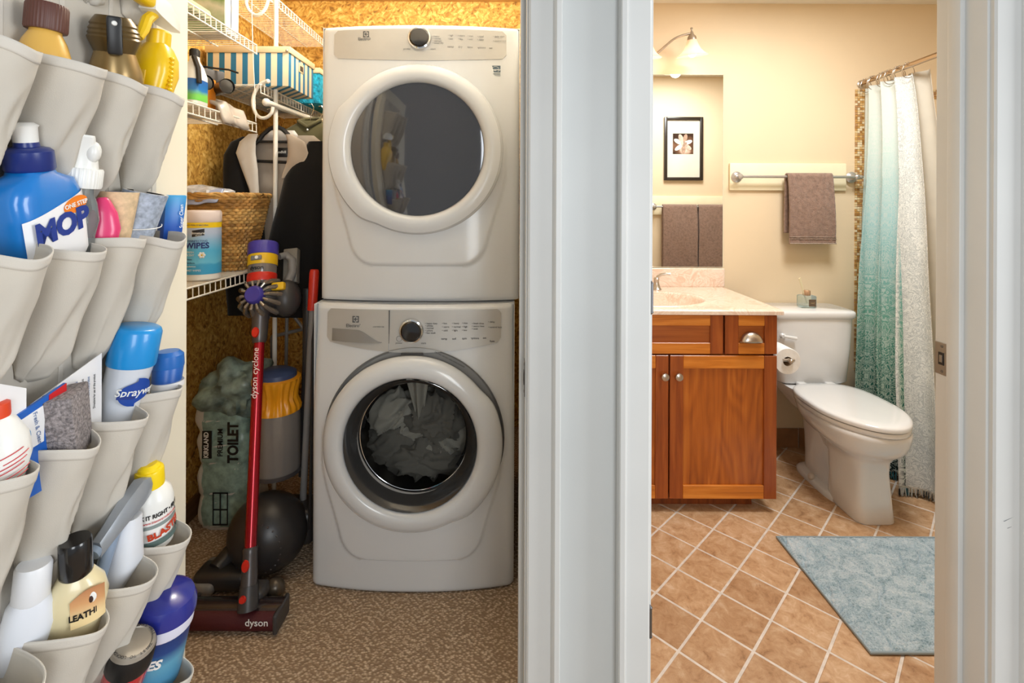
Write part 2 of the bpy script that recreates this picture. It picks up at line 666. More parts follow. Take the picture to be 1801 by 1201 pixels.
for i in range(-18, 24):
    for j in range(-18, 24):
        cx, cy = BX + STEP * (i + j + 1), BY + STEP * (i - j)
        if not (XA - STEP < cx < XB + STEP and YA - STEP < cy < YB + STEP):
            continue
        dia = [(HALF, 0), (0, HALF), (-HALF, 0), (0, -HALF)]
        p = [(cx + a, cy + b) for a, b in dia]
        cut = p
        for ax, val, less in ((0, XA, False), (0, XB, True), (1, YA, False), (1, YB, True)):
            cut = clip(cut, ax, val, less)
            if len(cut) < 3:
                break
        if len(cut) < 3:
            continue
        if cut == p:
            if full is None:
                full = tile_mesh(dia).obj('tile', TILE, fb, 0, (cx, cy, 0))
            else:
                link('tile', full.data, fb, (cx, cy, random.uniform(-.0004, .0004)))
        else:
            tile_mesh([(a - cx, b - cy) for a, b in cut]).obj('tile', TILE, fb, 0, (cx, cy, 0))

# tile skirting along the bathroom's back wall
bt = struct(G().box(.278, 1.93, BB - .004, BB, 0, .105).obj('baseboard_bath', GROUT, smooth=0))
SK = mat('brown skirting tile', (160, 116, 78), 0.4, var=(12, 0.12))
tm = None
for k in range(10):
    x = .29 + k * .163
    if tm is None:
        tm = G().rbox(0, .158, -.009, -.002, 0, .104, .0015, 1).obj('tile', SK, bt, 30, (x, BB, .001))
    else:
        link('tile', tm.data, bt, (x, BB, .001))
struct(G().rbox(CL, CL + .014, Y1, CB, 0, .085, .003).obj('baseboard_closet', m_wood('dark stained skirting', (84, 56, 32), (110, 76, 46), (130, 92, 58), 1, .5)))

# jambs, stops and casings
def casing(x_in, sign, name):
    """door casing: thin rounded inner edge, thicker outer back-band"""
    w = .066
    prof = [(0, 0), (0, -.010), (.004, -.0135), (.048, -.0165), (.051, -.026), (.055, -.030), (w - .002, -.030), (w, -.027), (w, 0)]
    poly = [(x_in + sign * a, Y0 + b) for a, b in prof]
    gg = G()
    gg.prism(poly, 0, HEAD + .07, 'z')
    return struct(gg.obj(name, WHITE_TRIM, smooth=30))
casing(XJ[1] + .004, 1, 'trim_2')
casing(XJ[2] - .006, -1, 'trim_3')
casing(XJ[3] + .005, 1, 'trim_4')
casing(XJ[0] - .006, -1, 'trim_5')
# scuffs in the paint of the casing by the frame edge
for a_, b_ in (((1766, 917), (1782, 909)), ((1772, 929), (1779, 926))):
    p0, p1 = at(*a_, F_PX / (Y0 - .0152)), at(*b_, F_PX / (Y0 - .0152))
    G().tube([p0, p1], .0006, 4).obj('scuff', mat('grey scuff', (140, 142, 142), .7), bpy.data.objects['trim_4'])
def jamb(x, sign, stop, name, y0=Y0 - .001):
    """sign: the way the jamb face looks (+1 faces +X)"""
    gg = G()
    a, b = (x - .02, x) if sign > 0 else (x, x + .02)
    gg.rbox(a, b, y0, Y1, 0, HEAD + .02, .002, 2)
    s0, s1 = stop
    a, b = (x - .001, x + .011) if sign > 0 else (x - .011, x + .001)
    gg.rbox(a, b, s0, s1, 0, HEAD, .0025, 2)
    return struct(gg.obj(name, WHITE_TRIM, smooth=30))
jamb(XJ[0], 1, (1.062, 1.095), 'jamb_closet_hinge')
jr = jamb(XJ[1], -1, (1.062, 1.095), 'jamb_closet_latch')
jb = jamb(XJ[2], 1, (1.068, 1.10), 'jamb_bath_hinge')
jc = jamb(XJ[3], -1, (1.068, 1.10), 'jamb_bath_latch')
for k, (a, b) in enumerate(((XJ[0], XJ[1]), (XJ[2], XJ[3]))):
    gg = G()
    gg.box(a, b, Y0, Y1, HEAD, HEAD + .02)
    gg.rbox(a - .07, b + .07, Y0 - .028, Y0, HEAD + .005, HEAD + .075, .004)
    struct(gg.obj('trim_%d' % (6 + k), WHITE_TRIM))

STEEL = m_brushed('satin steel', (150, 148, 146), 0.35)
DSTEEL = m_brushed('dull steel hinge', (120, 120, 122), 0.4)
# strike plates
def strike(parent, x, y0, y1, zc, s):
    p = G().rbox(min(x, x - s * .0018), max(x, x - s * .0018), y0, y1, zc - .036, zc + .036, .0008, 1)
    o = p.obj('strike_plate', STEEL, parent)
    h = G().rbox(x - s * .0030 if s > 0 else x, x if s > 0 else x + .003, y0 + .007, y0 + .021, zc - .014, zc + .014, .0005, 1)
    h.obj('latch_hole', BLACK, o)
    for dz in (-.028, .028):
        G().lathe([(.0001, -.0026), (.003, -.0026), (.0036, -.0016)], 10, T(x, (y0 + y1) / 2 - .003, zc + dz) @ RY(90)).obj('screw', DSTEEL, o)
    # little square mark of the mortise
    G().rbox(x - s * .0036 if s > 0 else x, x if s > 0 else x + .0036, y0 + .010, y0 + .018, zc - .008, zc + .008, .0005, 1).obj('latch_tongue', STEEL, o)
    return o
zs = at(1655, 640, 800).z
strike(jc, XJ[3], 1.108, 1.139, zs + .005, 1)
strike(jr, XJ[1], 1.022, 1.05, at(921, 667, 860).z, 1)
for py, in ((522,), (1090,)):
    zc = HCAM - (py - VY) / 863
    h = G()
    h.lathe([(.0042, -.03), (.0042, .03)], 12, T(XJ[2] - .003, Y0 - .0035, zc))
    h.lathe([(.001, -.034), (.0048, -.03), (.0048, -.028)], 12, T(XJ[2] - .003, Y0 - .0035, zc))
    h.lathe([(.0048, .028), (.0048, .03), (.001, .034)], 12, T(XJ[2] - .003, Y0 - .0035, zc))
    h.obj('hinge', DSTEEL, jb)

# mosaic border framing the tub surround
def mosaic(name, x0, x1, y, z0, z1, cell=.0125, gap=.0014):
    cs = [lin(c) for c in ((196, 148, 84), (214, 176, 118), (170, 122, 66), (226, 200, 154), (184, 140, 96), (206, 184, 140))]
    mm = []
    for k, c in enumerate(((196, 148, 84), (214, 176, 118), (170, 122, 66), (226, 200, 154), (184, 140, 96), (232, 214, 178))):
        mm.append(mat('mosaic glass %d' % k, c, 0.18, coat=.3))
    gg = G()
    nx = max(1, round((x1 - x0) / cell))
    nz = max(1, round((z1 - z0) / cell))
    for a in range(nx):
        for b in range(nz):
            gg.mi = random.randrange(6)
            cx = x0 + (a + .5) * (x1 - x0) / nx
            cz = z0 + (b + .5) * (z1 - z0) / nz
            h = cell / 2 - gap / 2
            gg.box(cx - h, cx + h, y - .006, y - .0005 + random.uniform(-.0008, 0), cz - h, cz + h)
    o = gg.obj(name, mm, smooth=0)
    struct(o)
    return o
mosaic('trim_8', 1.893, 1.943, BB, .42, 1.945)
mosaic('trim_9', 1.943, 2.69, BB, 1.895, 1.945)

# ------------------------------------------------------------------ washer and dryer
DIALBLK = mat('gloss black dial', (20, 20, 22), 0.12, coat=.6)
def emblem(parent, mx, s=.02):
    """square emblem with a cut-out arrowhead"""
    gg = G()
    h = s / 2
    for x0, x1, z0, z1 in ((-h, -h * .15, h * .72, h), (h * .15, h, h * .72, h), (-h, -h * .15, -h, -h * .72), (h * .15, h, -h, -h * .72),
                           (-h, -h * .72, -h, h), (h * .72, h, -h, h)):
        gg.box(x0, x1, -.0006, 0, z0, z1, mx)
    gg.prism([(-h * .6, 0), (h * .1, h * .62), (h * .1, h * .12), (h * .6, h * .12), (h * .6, -h * .12), (h * .1, -h * .12), (h * .1, -h * .62)], -.0006, 0, 'y', mx)
    gg.obj('emblem', PRINT, parent)

def smooth01(t):
    t = max(0.0, min(1.0, t))
    return t * t * (3 - 2 * t)

def appliance(name, label, cat, loc, W, H, DEP, dz, ear_ang, hole, u_bottom, lean, group, hc=(0.0, 0.0)):
    """front loader: bowed front panel, round door with a thumb ear, control strip"""
    t = thing(name, label, cat, loc, (0, 0, 0), group)
    BUL = .036
    def fy(x, z):
        q = min(1.0, abs(2 * x / W))
        y = -BUL * (1 - q ** 2.2)
        y += lean * smooth01((z - H * .55) / (H * .45))
        ed = W / 2 - abs(x)
        if ed < .028:
            y += .028 * (1 - math.sqrt(max(0, 1 - ((.028 - ed) / .028) ** 2))) * .8
        tp = H - z
        if tp < .02:
            y += .02 * (1 - math.sqrt(max(0, 1 - ((.02 - tp) / .02) ** 2)))
        bt_ = z
        if bt_ < .008:
            y += .006 * (1 - bt_ / .008)
        # raised apron round the lower half of the door
        hw = .232 + .075 * smooth01((z - u_bottom) / .34)
        cz = u_bottom + .16
        dx = abs(x) - (hw - .075)
        dz_ = (cz - z) - (.16 - .075)
        d = math.hypot(max(dx, 0), max(dz_, 0)) + min(max(dx, dz_), 0) - .075
        k = smooth01(-d / .007 + .5)
        fade = 1 - smooth01((z - (dz - .06)) / .16)
        return y - .007 * k * fade
    gg = G()
    nx, nz = 120, 160
    def pt(u, v):
        x, z = -W / 2 + W * u, H * v
        ux, uz = x - hc[0], z - dz - hc[1]
        r = math.hypot(ux, uz)
        if abs(r - hole) < .0052 and r > 0:
            x, z = hc[0] + ux * hole / r, dz + hc[1] + uz * hole / r
        return (x, fy(x, z), z)
    gg.grid(pt, nx, nz, keep=lambda u, v: math.hypot(-W / 2 + W * u - hc[0], H * v - dz - hc[1]) > hole)
    gg.obj('front_panel', ENAMEL, t, 40)
    b = G()
    b.box(-W / 2 + .001, -W / 2 + .003, .022, DEP, .0, H)
    b.box(W / 2 - .003, W / 2 - .001, .022, DEP, .0, H)
    b.box(-W / 2, W / 2, .012 + lean, DEP, H - .004, H - .001)
    b.box(-W / 2 + .001, W / 2 - .001, DEP - .004, DEP, 0, H)
    b.box(-W / 2 + .001, W / 2 - .001, .02, DEP, 0, .004)
    b.obj('cabinet', ENAMEL, t, 0)
    t['_fy'] = 0
    del t['_fy']
    return t, fy

def door_ring(t, dz, R0, yb, ear_ang, rin, ear=.014):
    prof = [(rin, .012), (rin + .001, -.012), (rin + .007, -.027), (rin + .016, -.034), (rin + .030, -.0355), (rin + .046, -.0325), (rin + .060, -.026), (R0 - .006, -.017), (R0 - .001, -.008), (R0, .004), (R0 - .004, .018)]
    seg = 120
    rings = []
    for k in range(seg):
        th = 2 * PI * k / seg
        d = (th - ear_ang + PI) % (2 * PI) - PI
        e = ear * smooth01((R(52) - abs(d)) / R(16))
        ring = []
        for r, y in prof:
            w = smooth01((r - rin) / (R0 - rin))
            rr = r + e * w
            ring.append((rr * math.cos(th), yb + y, dz + rr * math.sin(th)))
        rings.append(ring)
    rings.append(rings[0])
    g_ = G()
    g_.loft(rings, False, False, False)
    o = g_.obj('door', ENAMEL, t, 50)
    return o

def dial(t, x, y, z, r=.042):
    m = T(x, y, z) @ RX(90)
    o = G().lathe([(r, 0), (r, .010), (r - .002, .014), (r - .007, .016), (r - .007, .010)], 40, m, cap1=False).obj('dial', CHROME, t)
    G().lathe([(r - .007, .004), (r - .007, .017), (r - .012, .021), (.001, .022)], 40, m).obj('dial_cap', DIALBLK, o)

# --- washer -------------------------------------------------------------
WX, WW, WH = -.318, .70, .962
DZ = .503
w, wfy = appliance('washing_machine', 'white front-loading washer with laundry behind its round glass, standing on carpet', 'washer',
                   (WX, 1.722, .004), WW, WH, .74, DZ, 0, .303, .112, .035, 'stacked laundry pair', (.009, .013))
rc = G()
rc.lathe([(.307, .004), (.304, -.004), (.297, -.012), (.282, -.014), (.20, -.02)], 72, T(.009, -.016, DZ + .013) @ RX(90), cap0=False, cap1=False)
rc.obj('door_recess', mat('grey door recess', (150, 149, 146), .45), w)
hl = G().box(-.035, .04, -.0315, -.026, DZ + .298, DZ + .304)
hl.obj('recess_vent', DGREY, w)
lettering(w, 'CAUTION  DO NOT OPEN WHEN RUNNING', .007, BLACK, T(.130, -.033, DZ + .284) @ RY(27), sx=.8, name='warning_print')
dr = door_ring(w, DZ, .296, -.034, R(-12), .222)
GL = m_glass('clear washer glass', (20, 20, 20), .06, .02, (205, 205, 200))
gb = G()
gb.lathe([(.222, .018), (.212, .006), (.204, -.008), (.196, -.03), (.188, -.05)], 64, T(0, -.036, DZ) @ RX(90), cap0=False, cap1=False)
gb.obj('glass_rim', mat('smoked glass rim', (58, 58, 58), .12, coat=.5), dr)
gb = G()
gb.lathe([(.189, -.050), (.178, -.062), (.14, -.07), (.08, -.074), (.001, -.075)], 64, T(0.004, -.036, DZ + .006) @ RX(90), cap0=False, cap1=True)
gb.obj('glass', GL, dr)
gb = G().tube([(.189 * math.cos(a * PI / 36) + .004, .012, DZ + .006 + .189 * math.sin(a * PI / 36)) for a in range(72)], .0022, 8, closed=True)
gb.obj('glass_seal', CHROME, dr)
dm = G()
dm.lathe([(.225, -.03), (.24, -.10), (.255, -.14), (.255, -.46), (.20, -.50), (.001, -.505)], 48, T(0, -.02, DZ) @ RX(90), cap0=False)
dm.obj('drum', m_brushed('drum steel', (168, 166, 164), .35), w)
# laundry: crumpled white cloth, one heap per garment
LAUN = [m_fabric('white washed cotton', (222, 220, 216), .9, 500, 0), m_fabric('grey washed cotton', (158, 156, 154), .9, 500, 0)]
random.seed(3)
lsp = [(0, .30, -.07, .19, .10, .13), (-.09, .25, -.13, .13, .08, .09), (.09, .24, -.11, .13, .08, .10), (.055, .21, -.01, .11, .07, .10), (-.11, .24, -.02, .09, .06, .10), (.02, .18, -.155, .15, .06, .06)]
for k, (x, y, z, a, b_, c_) in enumerate(lsp):
    gg = G()
    gg.ball((0, 0, 0), (a, b_, c_), 80, 56)
    nv = []
    for p in gg.v:
        q = Vector(p)
        d = q.normalized()
        n_ = noise.noise(Vector((q.x * 11 + k * 7, q.y * 14, q.z * 11))) 
        wq = noise.noise(Vector((q.x * 6 + k, q.y * 6, q.z * 6))) * .9
        rg = 0.0
        for fr, am in ((12, 1.0), (24, .5)):
            rg += am * (1 - abs(noise.noise(Vector((q.x * fr + k * 3 + wq, q.y * fr * .6 + 4, q.z * fr * 1.5 + 2 * wq))))) ** 4
        nv.append(tuple(q + d * (.016 * n_ + .030 * (rg - .6))))
    gg.v = nv
    tag(gg.obj('garment', LAUN[k % 2], None, 60, (WX + x, 1.722 + y, DZ + z)),
        ['large white garment heaped at the middle of the washer drum', 'grey garment low on the side of the drum by the vacuums', 'white garment low on the drum side by the door post',
         'grey garment bunched above the heap in the washer drum', 'small white garment up the drum side by the vacuums', 'grey garment along the bottom of the washer glass'][k], 'garment', 'laundry in the washer drum')
# a white strip of cloth hanging from the top of the drum
gg = G()
gg.grid(lambda u, v: ((-.050 + .085 * u) * (1 - .85 * v) - .005 * v, .13 + .02 * math.sin(u * 9) + .05 * v, .165 - .19 * v), 12, 16)
so = gg.obj('garment', LAUN[0], None, 60, (WX, 1.722, DZ))
md = so.modifiers.new('t', 'SOLIDIFY'); md.thickness = .003
tag(so, 'narrow white cloth hanging down from the top of the drum', 'garment', 'laundry in the washer drum')

# control strip of the washer
def strip(W, zt, zb, zmid, y, r=.014, n=24, fy=None, x0=None, x1=None, off=.003):
    """plate following the bowed front, lower edge bellied"""
    def pt(u, v):
        x = x0 + (x1 - x0) * u
        e = max(0, 1 - ((x / (W / 2)) ** 2))
        lo = zb - (zb - zmid) * e
        hi = zt
        ed = W / 2 - abs(x)
        if ed < r:
            c = r - math.sqrt(max(0, r * r - (r - ed) ** 2))
            lo += c
            hi -= c
        z = lo + (hi - lo) * v
        return x, z
    gg = G()
    fr = []
    for j in range(9):
        for i in range(n + 1):
            x, z = pt(i / n, j / 8)
            fr.append((x, z))
    vs = [(x, fy(x, z) - off, z) for x, z in fr] + [(x, fy(x, z) + .004, z) for x, z in fr]
    m_ = len(fr)
    fs = []
    for j in range(8):
        for i in range(n):
            a = j * (n + 1) + i
            fs.append((a, a + 1, a + n + 2, a + n + 1))
    brd = [i for i in range(n + 1)] + [(j) * (n + 1) + n for j in range(1, 9)] + [8 * (n + 1) + i for i in range(n - 1, -1, -1)] + [j * (n + 1) for j in range(7, 0, -1)]
    for k in range(len(brd)):
        a, b = brd[k], brd[(k + 1) % len(brd)]
        fs.append((a, b, b + m_, a + m_))
    gg.add(vs, fs)
    return gg
SW = .605
strip(SW, .947, .836, .803, 0, fy=wfy, x0=-SW / 2, x1=-.082, n=18).obj('detergent_drawer', SILVER, w, 40)
st = strip(SW, .947, .836, .803, 0, fy=wfy, x0=-.080, x1=SW / 2, n=30).obj('control_panel', SILVER, w, 40)
# scooped finger pull of the drawer
def scoop(u, v):
    x = -.283 + .178 * u
    top = .880 - .006 * u - .036 * smooth01((u - .5) / .5)
    bot = .838 - .004 * u + .002 * smooth01((u - .7) / .3)
    z = bot + (top - bot) * v
    return (x, wfy(x, z) - .0046 - .006 * (1 - v) * math.sin(PI * u) ** .5, z)
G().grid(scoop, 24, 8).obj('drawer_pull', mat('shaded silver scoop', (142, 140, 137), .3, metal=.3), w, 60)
G().box(-.0822, -.0798, wfy(-.081, .87) - .0034, wfy(-.081, .87) + .004, .806, .946).obj('panel_seam', DGREY, w)
dial(w, -.003, wfy(0, .875) - .003, .878, .042)
def onfront(fy, x, z, off=.0042):
    return T(x, fy(x, z) - off, z)
emblem(w, onfront(wfy, -.199, .913), .022)
lettering(w, 'Electrolux', .016, PRINT, onfront(wfy, -.199, .891), bold=.01)
lettering(w, 'LUXURY PERFECT CARE', .006, PRINT, onfront(wfy, -.118, .889), sx=.6)
def dash_rows(t, fy, cols, rows, words):
    k = 0
    for x in cols:
        for z in rows:
            wd = words[k % len(words)]
            k += 1
            lettering(t, '\u2022 ' + wd, .0085, PRINT, onfront(fy, x, z), align='LEFT', name='cycle_print', bold=.008)
dash_rows(w, wfy, (.042,), (.902, .894, .886, .878, .870), ('heavy duty', 'whites', 'normal', 'colors', 'fast wash'))
dash_rows(w, wfy, (.100, .134, .168), (.902, .890, .878), ('hot', 'warm', 'cold', 'heavy', 'normal', 'light', 'max', 'high', 'low'))
dash_rows(w, wfy, (.202,), (.900, .891, .882), ('fresh rinse', 'extra rinse', 'soak'))
dash_rows(w, wfy, (.258,), (.904, .886), ('delay', 'control lock'))
for x, wd in ((.108, 'temp'), (.142, 'soil'), (.177, 'spin'), (.212, 'options'), (.246, 'set')):
    lettering(w, wd, .010, PRINT, onfront(wfy, x, .850), name='button_print', bold=.01)
for x, wd in ((-.046, 'power'), (.038, 'start')):
    lettering(w, wd, .009, PRINT, onfront(wfy, x, .836), name='button_print')
pw = G().tube([(-.046 + .009 * math.cos(a * PI / 12), wfy(-.046, .85) - .0042, .850 + .009 * math.sin(a * PI / 12)) for a in range(24)], .0006, 5, closed=True)
pw.obj('power_mark', PRINT, w)
lettering(w, 'fuse', .010, PRINT, onfront(wfy, .272, .838), name='button_print', bold=.02)

# --- dryer --------------------------------------------------------------
DXc, DW, DH = -.311, .718, .985
DB = .972
DZ2 = 1.507 - DB
d, dfy = appliance('clothes_dryer', 'white front-loading dryer with dark round window, stacked on the washer', 'dryer',
                   (DXc, 1.802, DB), DW, DH, .70, DZ2, PI, .24, .128, .012, 'stacked laundry pair')
dd = door_ring(d, DZ2, .300, -.038, R(192), .232, .016)
DG = NT('smoked mirror glass')
DG.b.inputs['Base Color'].default_value = lin((74, 74, 76))
DG.b.inputs['Metallic'].default_value = 0.55
DG.b.inputs['Roughness'].default_value = 0.05
DG.b.inputs['Coat Weight'].default_value = 1.0
DG.b.inputs['Coat Roughness'].default_value = 0.02
G().lathe([(.233, .008), (.232, .012), (.20, .0145), (.12, .0165), (.001, .017)], 72, T(0, -.040, DZ2) @ RX(90)).obj('glass', DG.m, dd, 60)
SW2 = .62
strip(SW2, .965, .866, .852, 0, fy=dfy, x0=-SW2 / 2, x1=SW2 / 2, n=44).obj('control_panel', SILVER, d, 40)
dial(d, .003, dfy(0, .925) - .003, .930, .042)
emblem(d, onfront(dfy, -.190, .947), .021)
lettering(d, 'Electrolux', .014, PRINT, onfront(dfy, -.190, .930), bold=.01)
DP = mat('pale grey print', (140, 140, 138), .5)
PRINT_, PRINT = PRINT, DP
dash_rows(d, dfy, (.048,), (.938, .930, .922, .914), ('heavy', 'normal', 'delicate', 'timed dry'))
dash_rows(d, dfy, (.102, .138, .172, .206), (.942, .930), ('high', 'low', 'more', 'less', 'max', 'min', 'signal', 'damp'))
dash_rows(d, dfy, (.262,), (.944, .928), ('delay start', 'control lock'))
for x, wd in ((.112, 'temp'), (.146, 'dry'), (.181, 'time'), (.220, 'options'), (.254, 'set')):
    lettering(d, wd, .011, PRINT, onfront(dfy, x, .902), name='button_print')
for x, wd in ((-.042, 'power'), (.050, 'start')):
    lettering(d, wd, .010, PRINT, onfront(dfy, x, .893), name='button_print')
PRINT = PRINT_
ES = mat('slate blue sticker', (86, 104, 116), .4)
sx_, sz_ = .271, .822
est = G().box(sx_ - .018, sx_ + .018, dfy(sx_, sz_) - .0012, dfy(sx_, sz_) + .01, sz_ - .005, sz_ + .018).obj('energy_sticker', ES, d)
G().box(sx_ - .018, sx_ + .018, dfy(sx_, sz_) - .0012, dfy(sx_, sz_) + .01, sz_ - .018, sz_ - .006).obj('sticker_foot', mat('sticker grey', (180, 186, 186), .4), d)
lettering(d, 'energy', .012, PWHITE, T(sx_, dfy(sx_, sz_) - .0014, sz_ + .003), bold=.02, shear=.3, name='sticker_print')
lettering(d, 'ENERGY STAR', .0052, PRINT, T(sx_, dfy(sx_, sz_) - .0014, sz_ - .012), bold=.01, name='sticker_print')
G().tube([(sx_ - .013 + .026 * k / 10, dfy(sx_, sz_) - .0014, sz_ + .008 + .007 * math.sin(PI * k / 10)) for k in range(11)], .0006, 5).obj('sticker_arc', PWHITE, d)
# ------------------------------------------------------------------ closet: wire shelves
def wire_shelf(label, y0, y1, xe, z, deck=.0225, brace=False):
    t = thing('wire_shelf', label, 'shelf', (CL, y0, z), (0, 0, 0), 'white wire shelves along the closet wall')
    L, Wd = y1 - y0, xe - CL
    gg = G()
    n = int(L / deck)
    for k in range(n + 1):
        y = L * k / n
        gg.tube([(.008, y, 0), (Wd, y, 0)], .0017, 5)
    gg.obj('deck_wires', WIRE, t, 60, kind='stuff')
    gg = G()
    n = int(L / .031)
    for k in range(n + 1):
        y = L * k / n
        gg.tube([(Wd, y, .001), (Wd + .001, y, -.034)], .002, 5)
    gg.obj('lip_wires', WIRE, t, 60, kind='stuff')
    for x, zz, nm in ((.012, -.004, 'back_rail'), (Wd * .5, -.004, 'middle_rail'), (Wd, .001, 'front_rail'), (Wd + .001, -.034, 'lip_rail')):
        G().tube([(x, 0, zz), (x, L, zz)], .0032, 8).obj(nm, WIRE, t)
    if brace:
        G().tube([(Wd - .01, L * .86, -.006), (.004, L * .86, -.25)], .005, 8).obj('brace', WIRE, t)
    return t
wire_shelf('highest wire shelf over the door side, holding the green package', 1.16, 2.0, -1.0, 1.945)
wire_shelf('middle wire shelf by the door, holding the binoculars and orange packet', 1.16, 2.0, -1.0, 1.632)
wire_shelf('low wire shelf holding the wicker basket and the wipes canister', 1.16, 2.13, -1.0, 1.046)
wire_shelf('long wire shelf at the back, carrying the blue striped box over the hanging rod', 2.10, 2.93, -1.032, 1.812, brace=False)
wire_shelf('empty high wire shelf at the back, above the blue striped box', 2.08, 2.93, -1.032, 2.232, brace=False)

tag(G().tube([(-1.017, 2.205, 0), (-1.017, 2.205, 2.62)], .0098, 14).obj('support_pole', WIRE), 'white vertical support pole in front of the hanging black jacket', 'pole')

def hook(label, pts, s):
    t = thing('rod_hook', label, 'hook', at(*pts[0], s), (0, 0, 0), 'curved rod hooks under the wire shelves')
    o = t.location
    P = [at(a, b, s) - o for a, b in pts]
    # smooth the path
    for _ in range(2):
        Q = [P[0]]
        for a, b in zip(P, P[1:]):
            Q += [a * .75 + b * .25, a * .25 + b * .75]
        P = Q + [P[-1]]
    G().tube(P, .0072, 10).obj('hook_arm', WIRE, t)
    G().ball(P[0], .010, 10, 8).obj('hook_clip', WIRE, t)
    return t
hook('white curved hook under the striped-box shelf, holding the clothes rod', [(471, 143), (458, 146), (446, 165), (444, 186), (452, 205), (466, 209), (478, 200), (480, 188)], 417)
hook('white curved hook under the high back shelf, near the top of the pole', [(444, -20), (432, -6), (434, 14), (446, 27), (458, 26), (468, 14), (472, -2)], 417)
rod = thing('clothes_rod', 'white closet rod running back under the striped box shelf', 'rod', (-1.005, 2.10, 1.737))
G().tube([(0, 0, 0), (.005, .82, .02)], .0125, 14).obj('rod', WIRE, rod)
G().ball((0, -.006, 0), .017, 14, 10).obj('end_cap', WIRE, rod)
tag(G().tube([at(443, -60, 440), at(443, 20, 440), at(445, 100, 440), at(448, 160, 440), at(450, 214, 440)], .0016, 6).obj('hanging_cord', WIRE),
    'thin white cord running down past the ends of the upper wire shelves', 'cord')

# ------------------------------------------------------------------ cloth and soft-shape helper
def pillow(rows, y0, bulge, thick, nu=18, wr=0.0, wf=9.0, seed=0, hem=0.5):
    """soft closed shape from rows (z, x_left, x_right); front swells to -Y"""
    nv = (len(rows) - 1) * 5
    rings = []
    for j in range(nv + 1):
        f = j / 5
        i = min(int(f), len(rows) - 2)
        t_ = f - i
        a = [rows[i][k] * (1 - t_) + rows[i + 1][k] * t_ for k in range(3)]
        e = min(1.0, hem + (1 - hem) * math.sin(PI * min(1, max(0, j / nv))))
        fr, bk = [], []
        for k in range(nu + 1):
            u = k / nu
            x = a[1] + (a[2] - a[1]) * u
            s = math.sqrt(max(0, 1 - (2 * u - 1) ** 4))
            w_ = wr * noise.noise(Vector((x * wf + seed, a[0] * wf * .45 + seed, seed * 1.7)))
            fr.append((x, y0 - bulge * s * e + w_ * s, a[0]))
            bk.append((x, y0 + thick * s + .002, a[0]))
        rings.append(fr + bk[::-1])
    g_ = G()
    g_.loft(rings)
    return g_

# jacket on its hanger (drawn at 400 px per metre, Y about 2.2)
BLKCLOTH = m_fabric('black jacket shell', (13, 13, 14), .9, 700, 0)
LINING = m_fabric('grey beige jacket lining', (178, 164, 148), .7, 600, 0)
PALEL = m_fabric('pale grey jacket facing', (206, 200, 192), .6, 600, 0)
def px_rows(rows, s=400):
    o = []
    for y, xl, xr in rows:
        z = HCAM - (y - VY) / s
        o.append((z, (xl - VX) / s, (xr - VX) / s))
    return o
jk = thing('jacket', 'open black jacket with a pale grey lining, hanging behind the white pole', 'jacket', (-1.0, 2.2, .82))
JO = Vector((-1.0, 2.2, .82))
def jpart(gg, name, m, **kw):
    gg.v = [tuple(Vector(p) - JO) for p in gg.v]
    return gg.obj(name, m, jk, 60, **kw)
jpart(pillow(px_rows([(236, 432, 540), (252, 415, 560), (300, 405, 570), (420, 402, 575), (556, 400, 580)]), 2.275, .012, .02, wr=.012, seed=2), 'lining', LINING)
jpart(pillow(px_rows([(243, 424, 448), (252, 404, 441), (275, 394, 424), (305, 392, 434), (340, 391, 448), (380, 391, 458), (430, 391, 462), (480, 393, 464), (556, 396, 468)]), 2.225, .05, .03, wr=.014, seed=5, hem=.75), 'front_panel', BLKCLOTH)
jpart(pillow(px_rows([(252, 545, 580), (285, 520, 592), (312, 502, 598), (345, 494, 600), (395, 480, 602), (425, 473, 602), (480, 472, 602), (556, 474, 604)]), 2.195, .055, .03, wr=.016, seed=9, hem=.75), 'front_panel', BLKCLOTH)
jpart(pillow(px_rows([(262, 398, 418), (290, 387, 414), (350, 384, 412), (430, 385, 414), (500, 388, 416), (560, 392, 416)]), 2.25, .045, .04, wr=.012, seed=12), 'sleeve', BLKCLOTH)
jpart(pillow(px_rows([(275, 580, 604), (350, 586, 616), (450, 586, 616), (560, 586, 612)]), 2.25, .045, .04, wr=.012, seed=14), 'sleeve', BLKCLOTH)
jpart(pillow(px_rows([(238, 440, 456), (252, 424, 452), (272, 418, 452), (300, 428, 456), (335, 442, 458), (380, 452, 459), (420, 456, 460)]), 2.185, .012, .006, wr=.012, wf=16, seed=21), 'facing', PALEL)
jpart(pillow(px_rows([(240, 508, 520), (252, 511, 540), (272, 512, 554), (288, 510, 548), (300, 506, 522), (316, 502, 508)]), 2.165, .014, .006, wr=.012, wf=16, seed=23), 'facing', LINING)
jpart(pillow(px_rows([(228, 458, 508), (236, 450, 514), (246, 448, 512)]), 2.255, .012, .02, wr=.006, seed=25), 'collar', PALEL)
lb = G().rbox(*(lambda a, b: (a.x, b.x, 2.238, 2.242, b.z, a.z))(at(473, 258, 400), at(500, 275, 400)), .0008, 1)
jpart(lb, 'maker_label', BLACK)
p_ = at(487, 266, 400)
lettering(jk, 'Sandhill', .016, PWHITE, T(p_.x - JO.x, 2.2365 - JO.y, p_.z - JO.z), bold=.02, name='label_print')
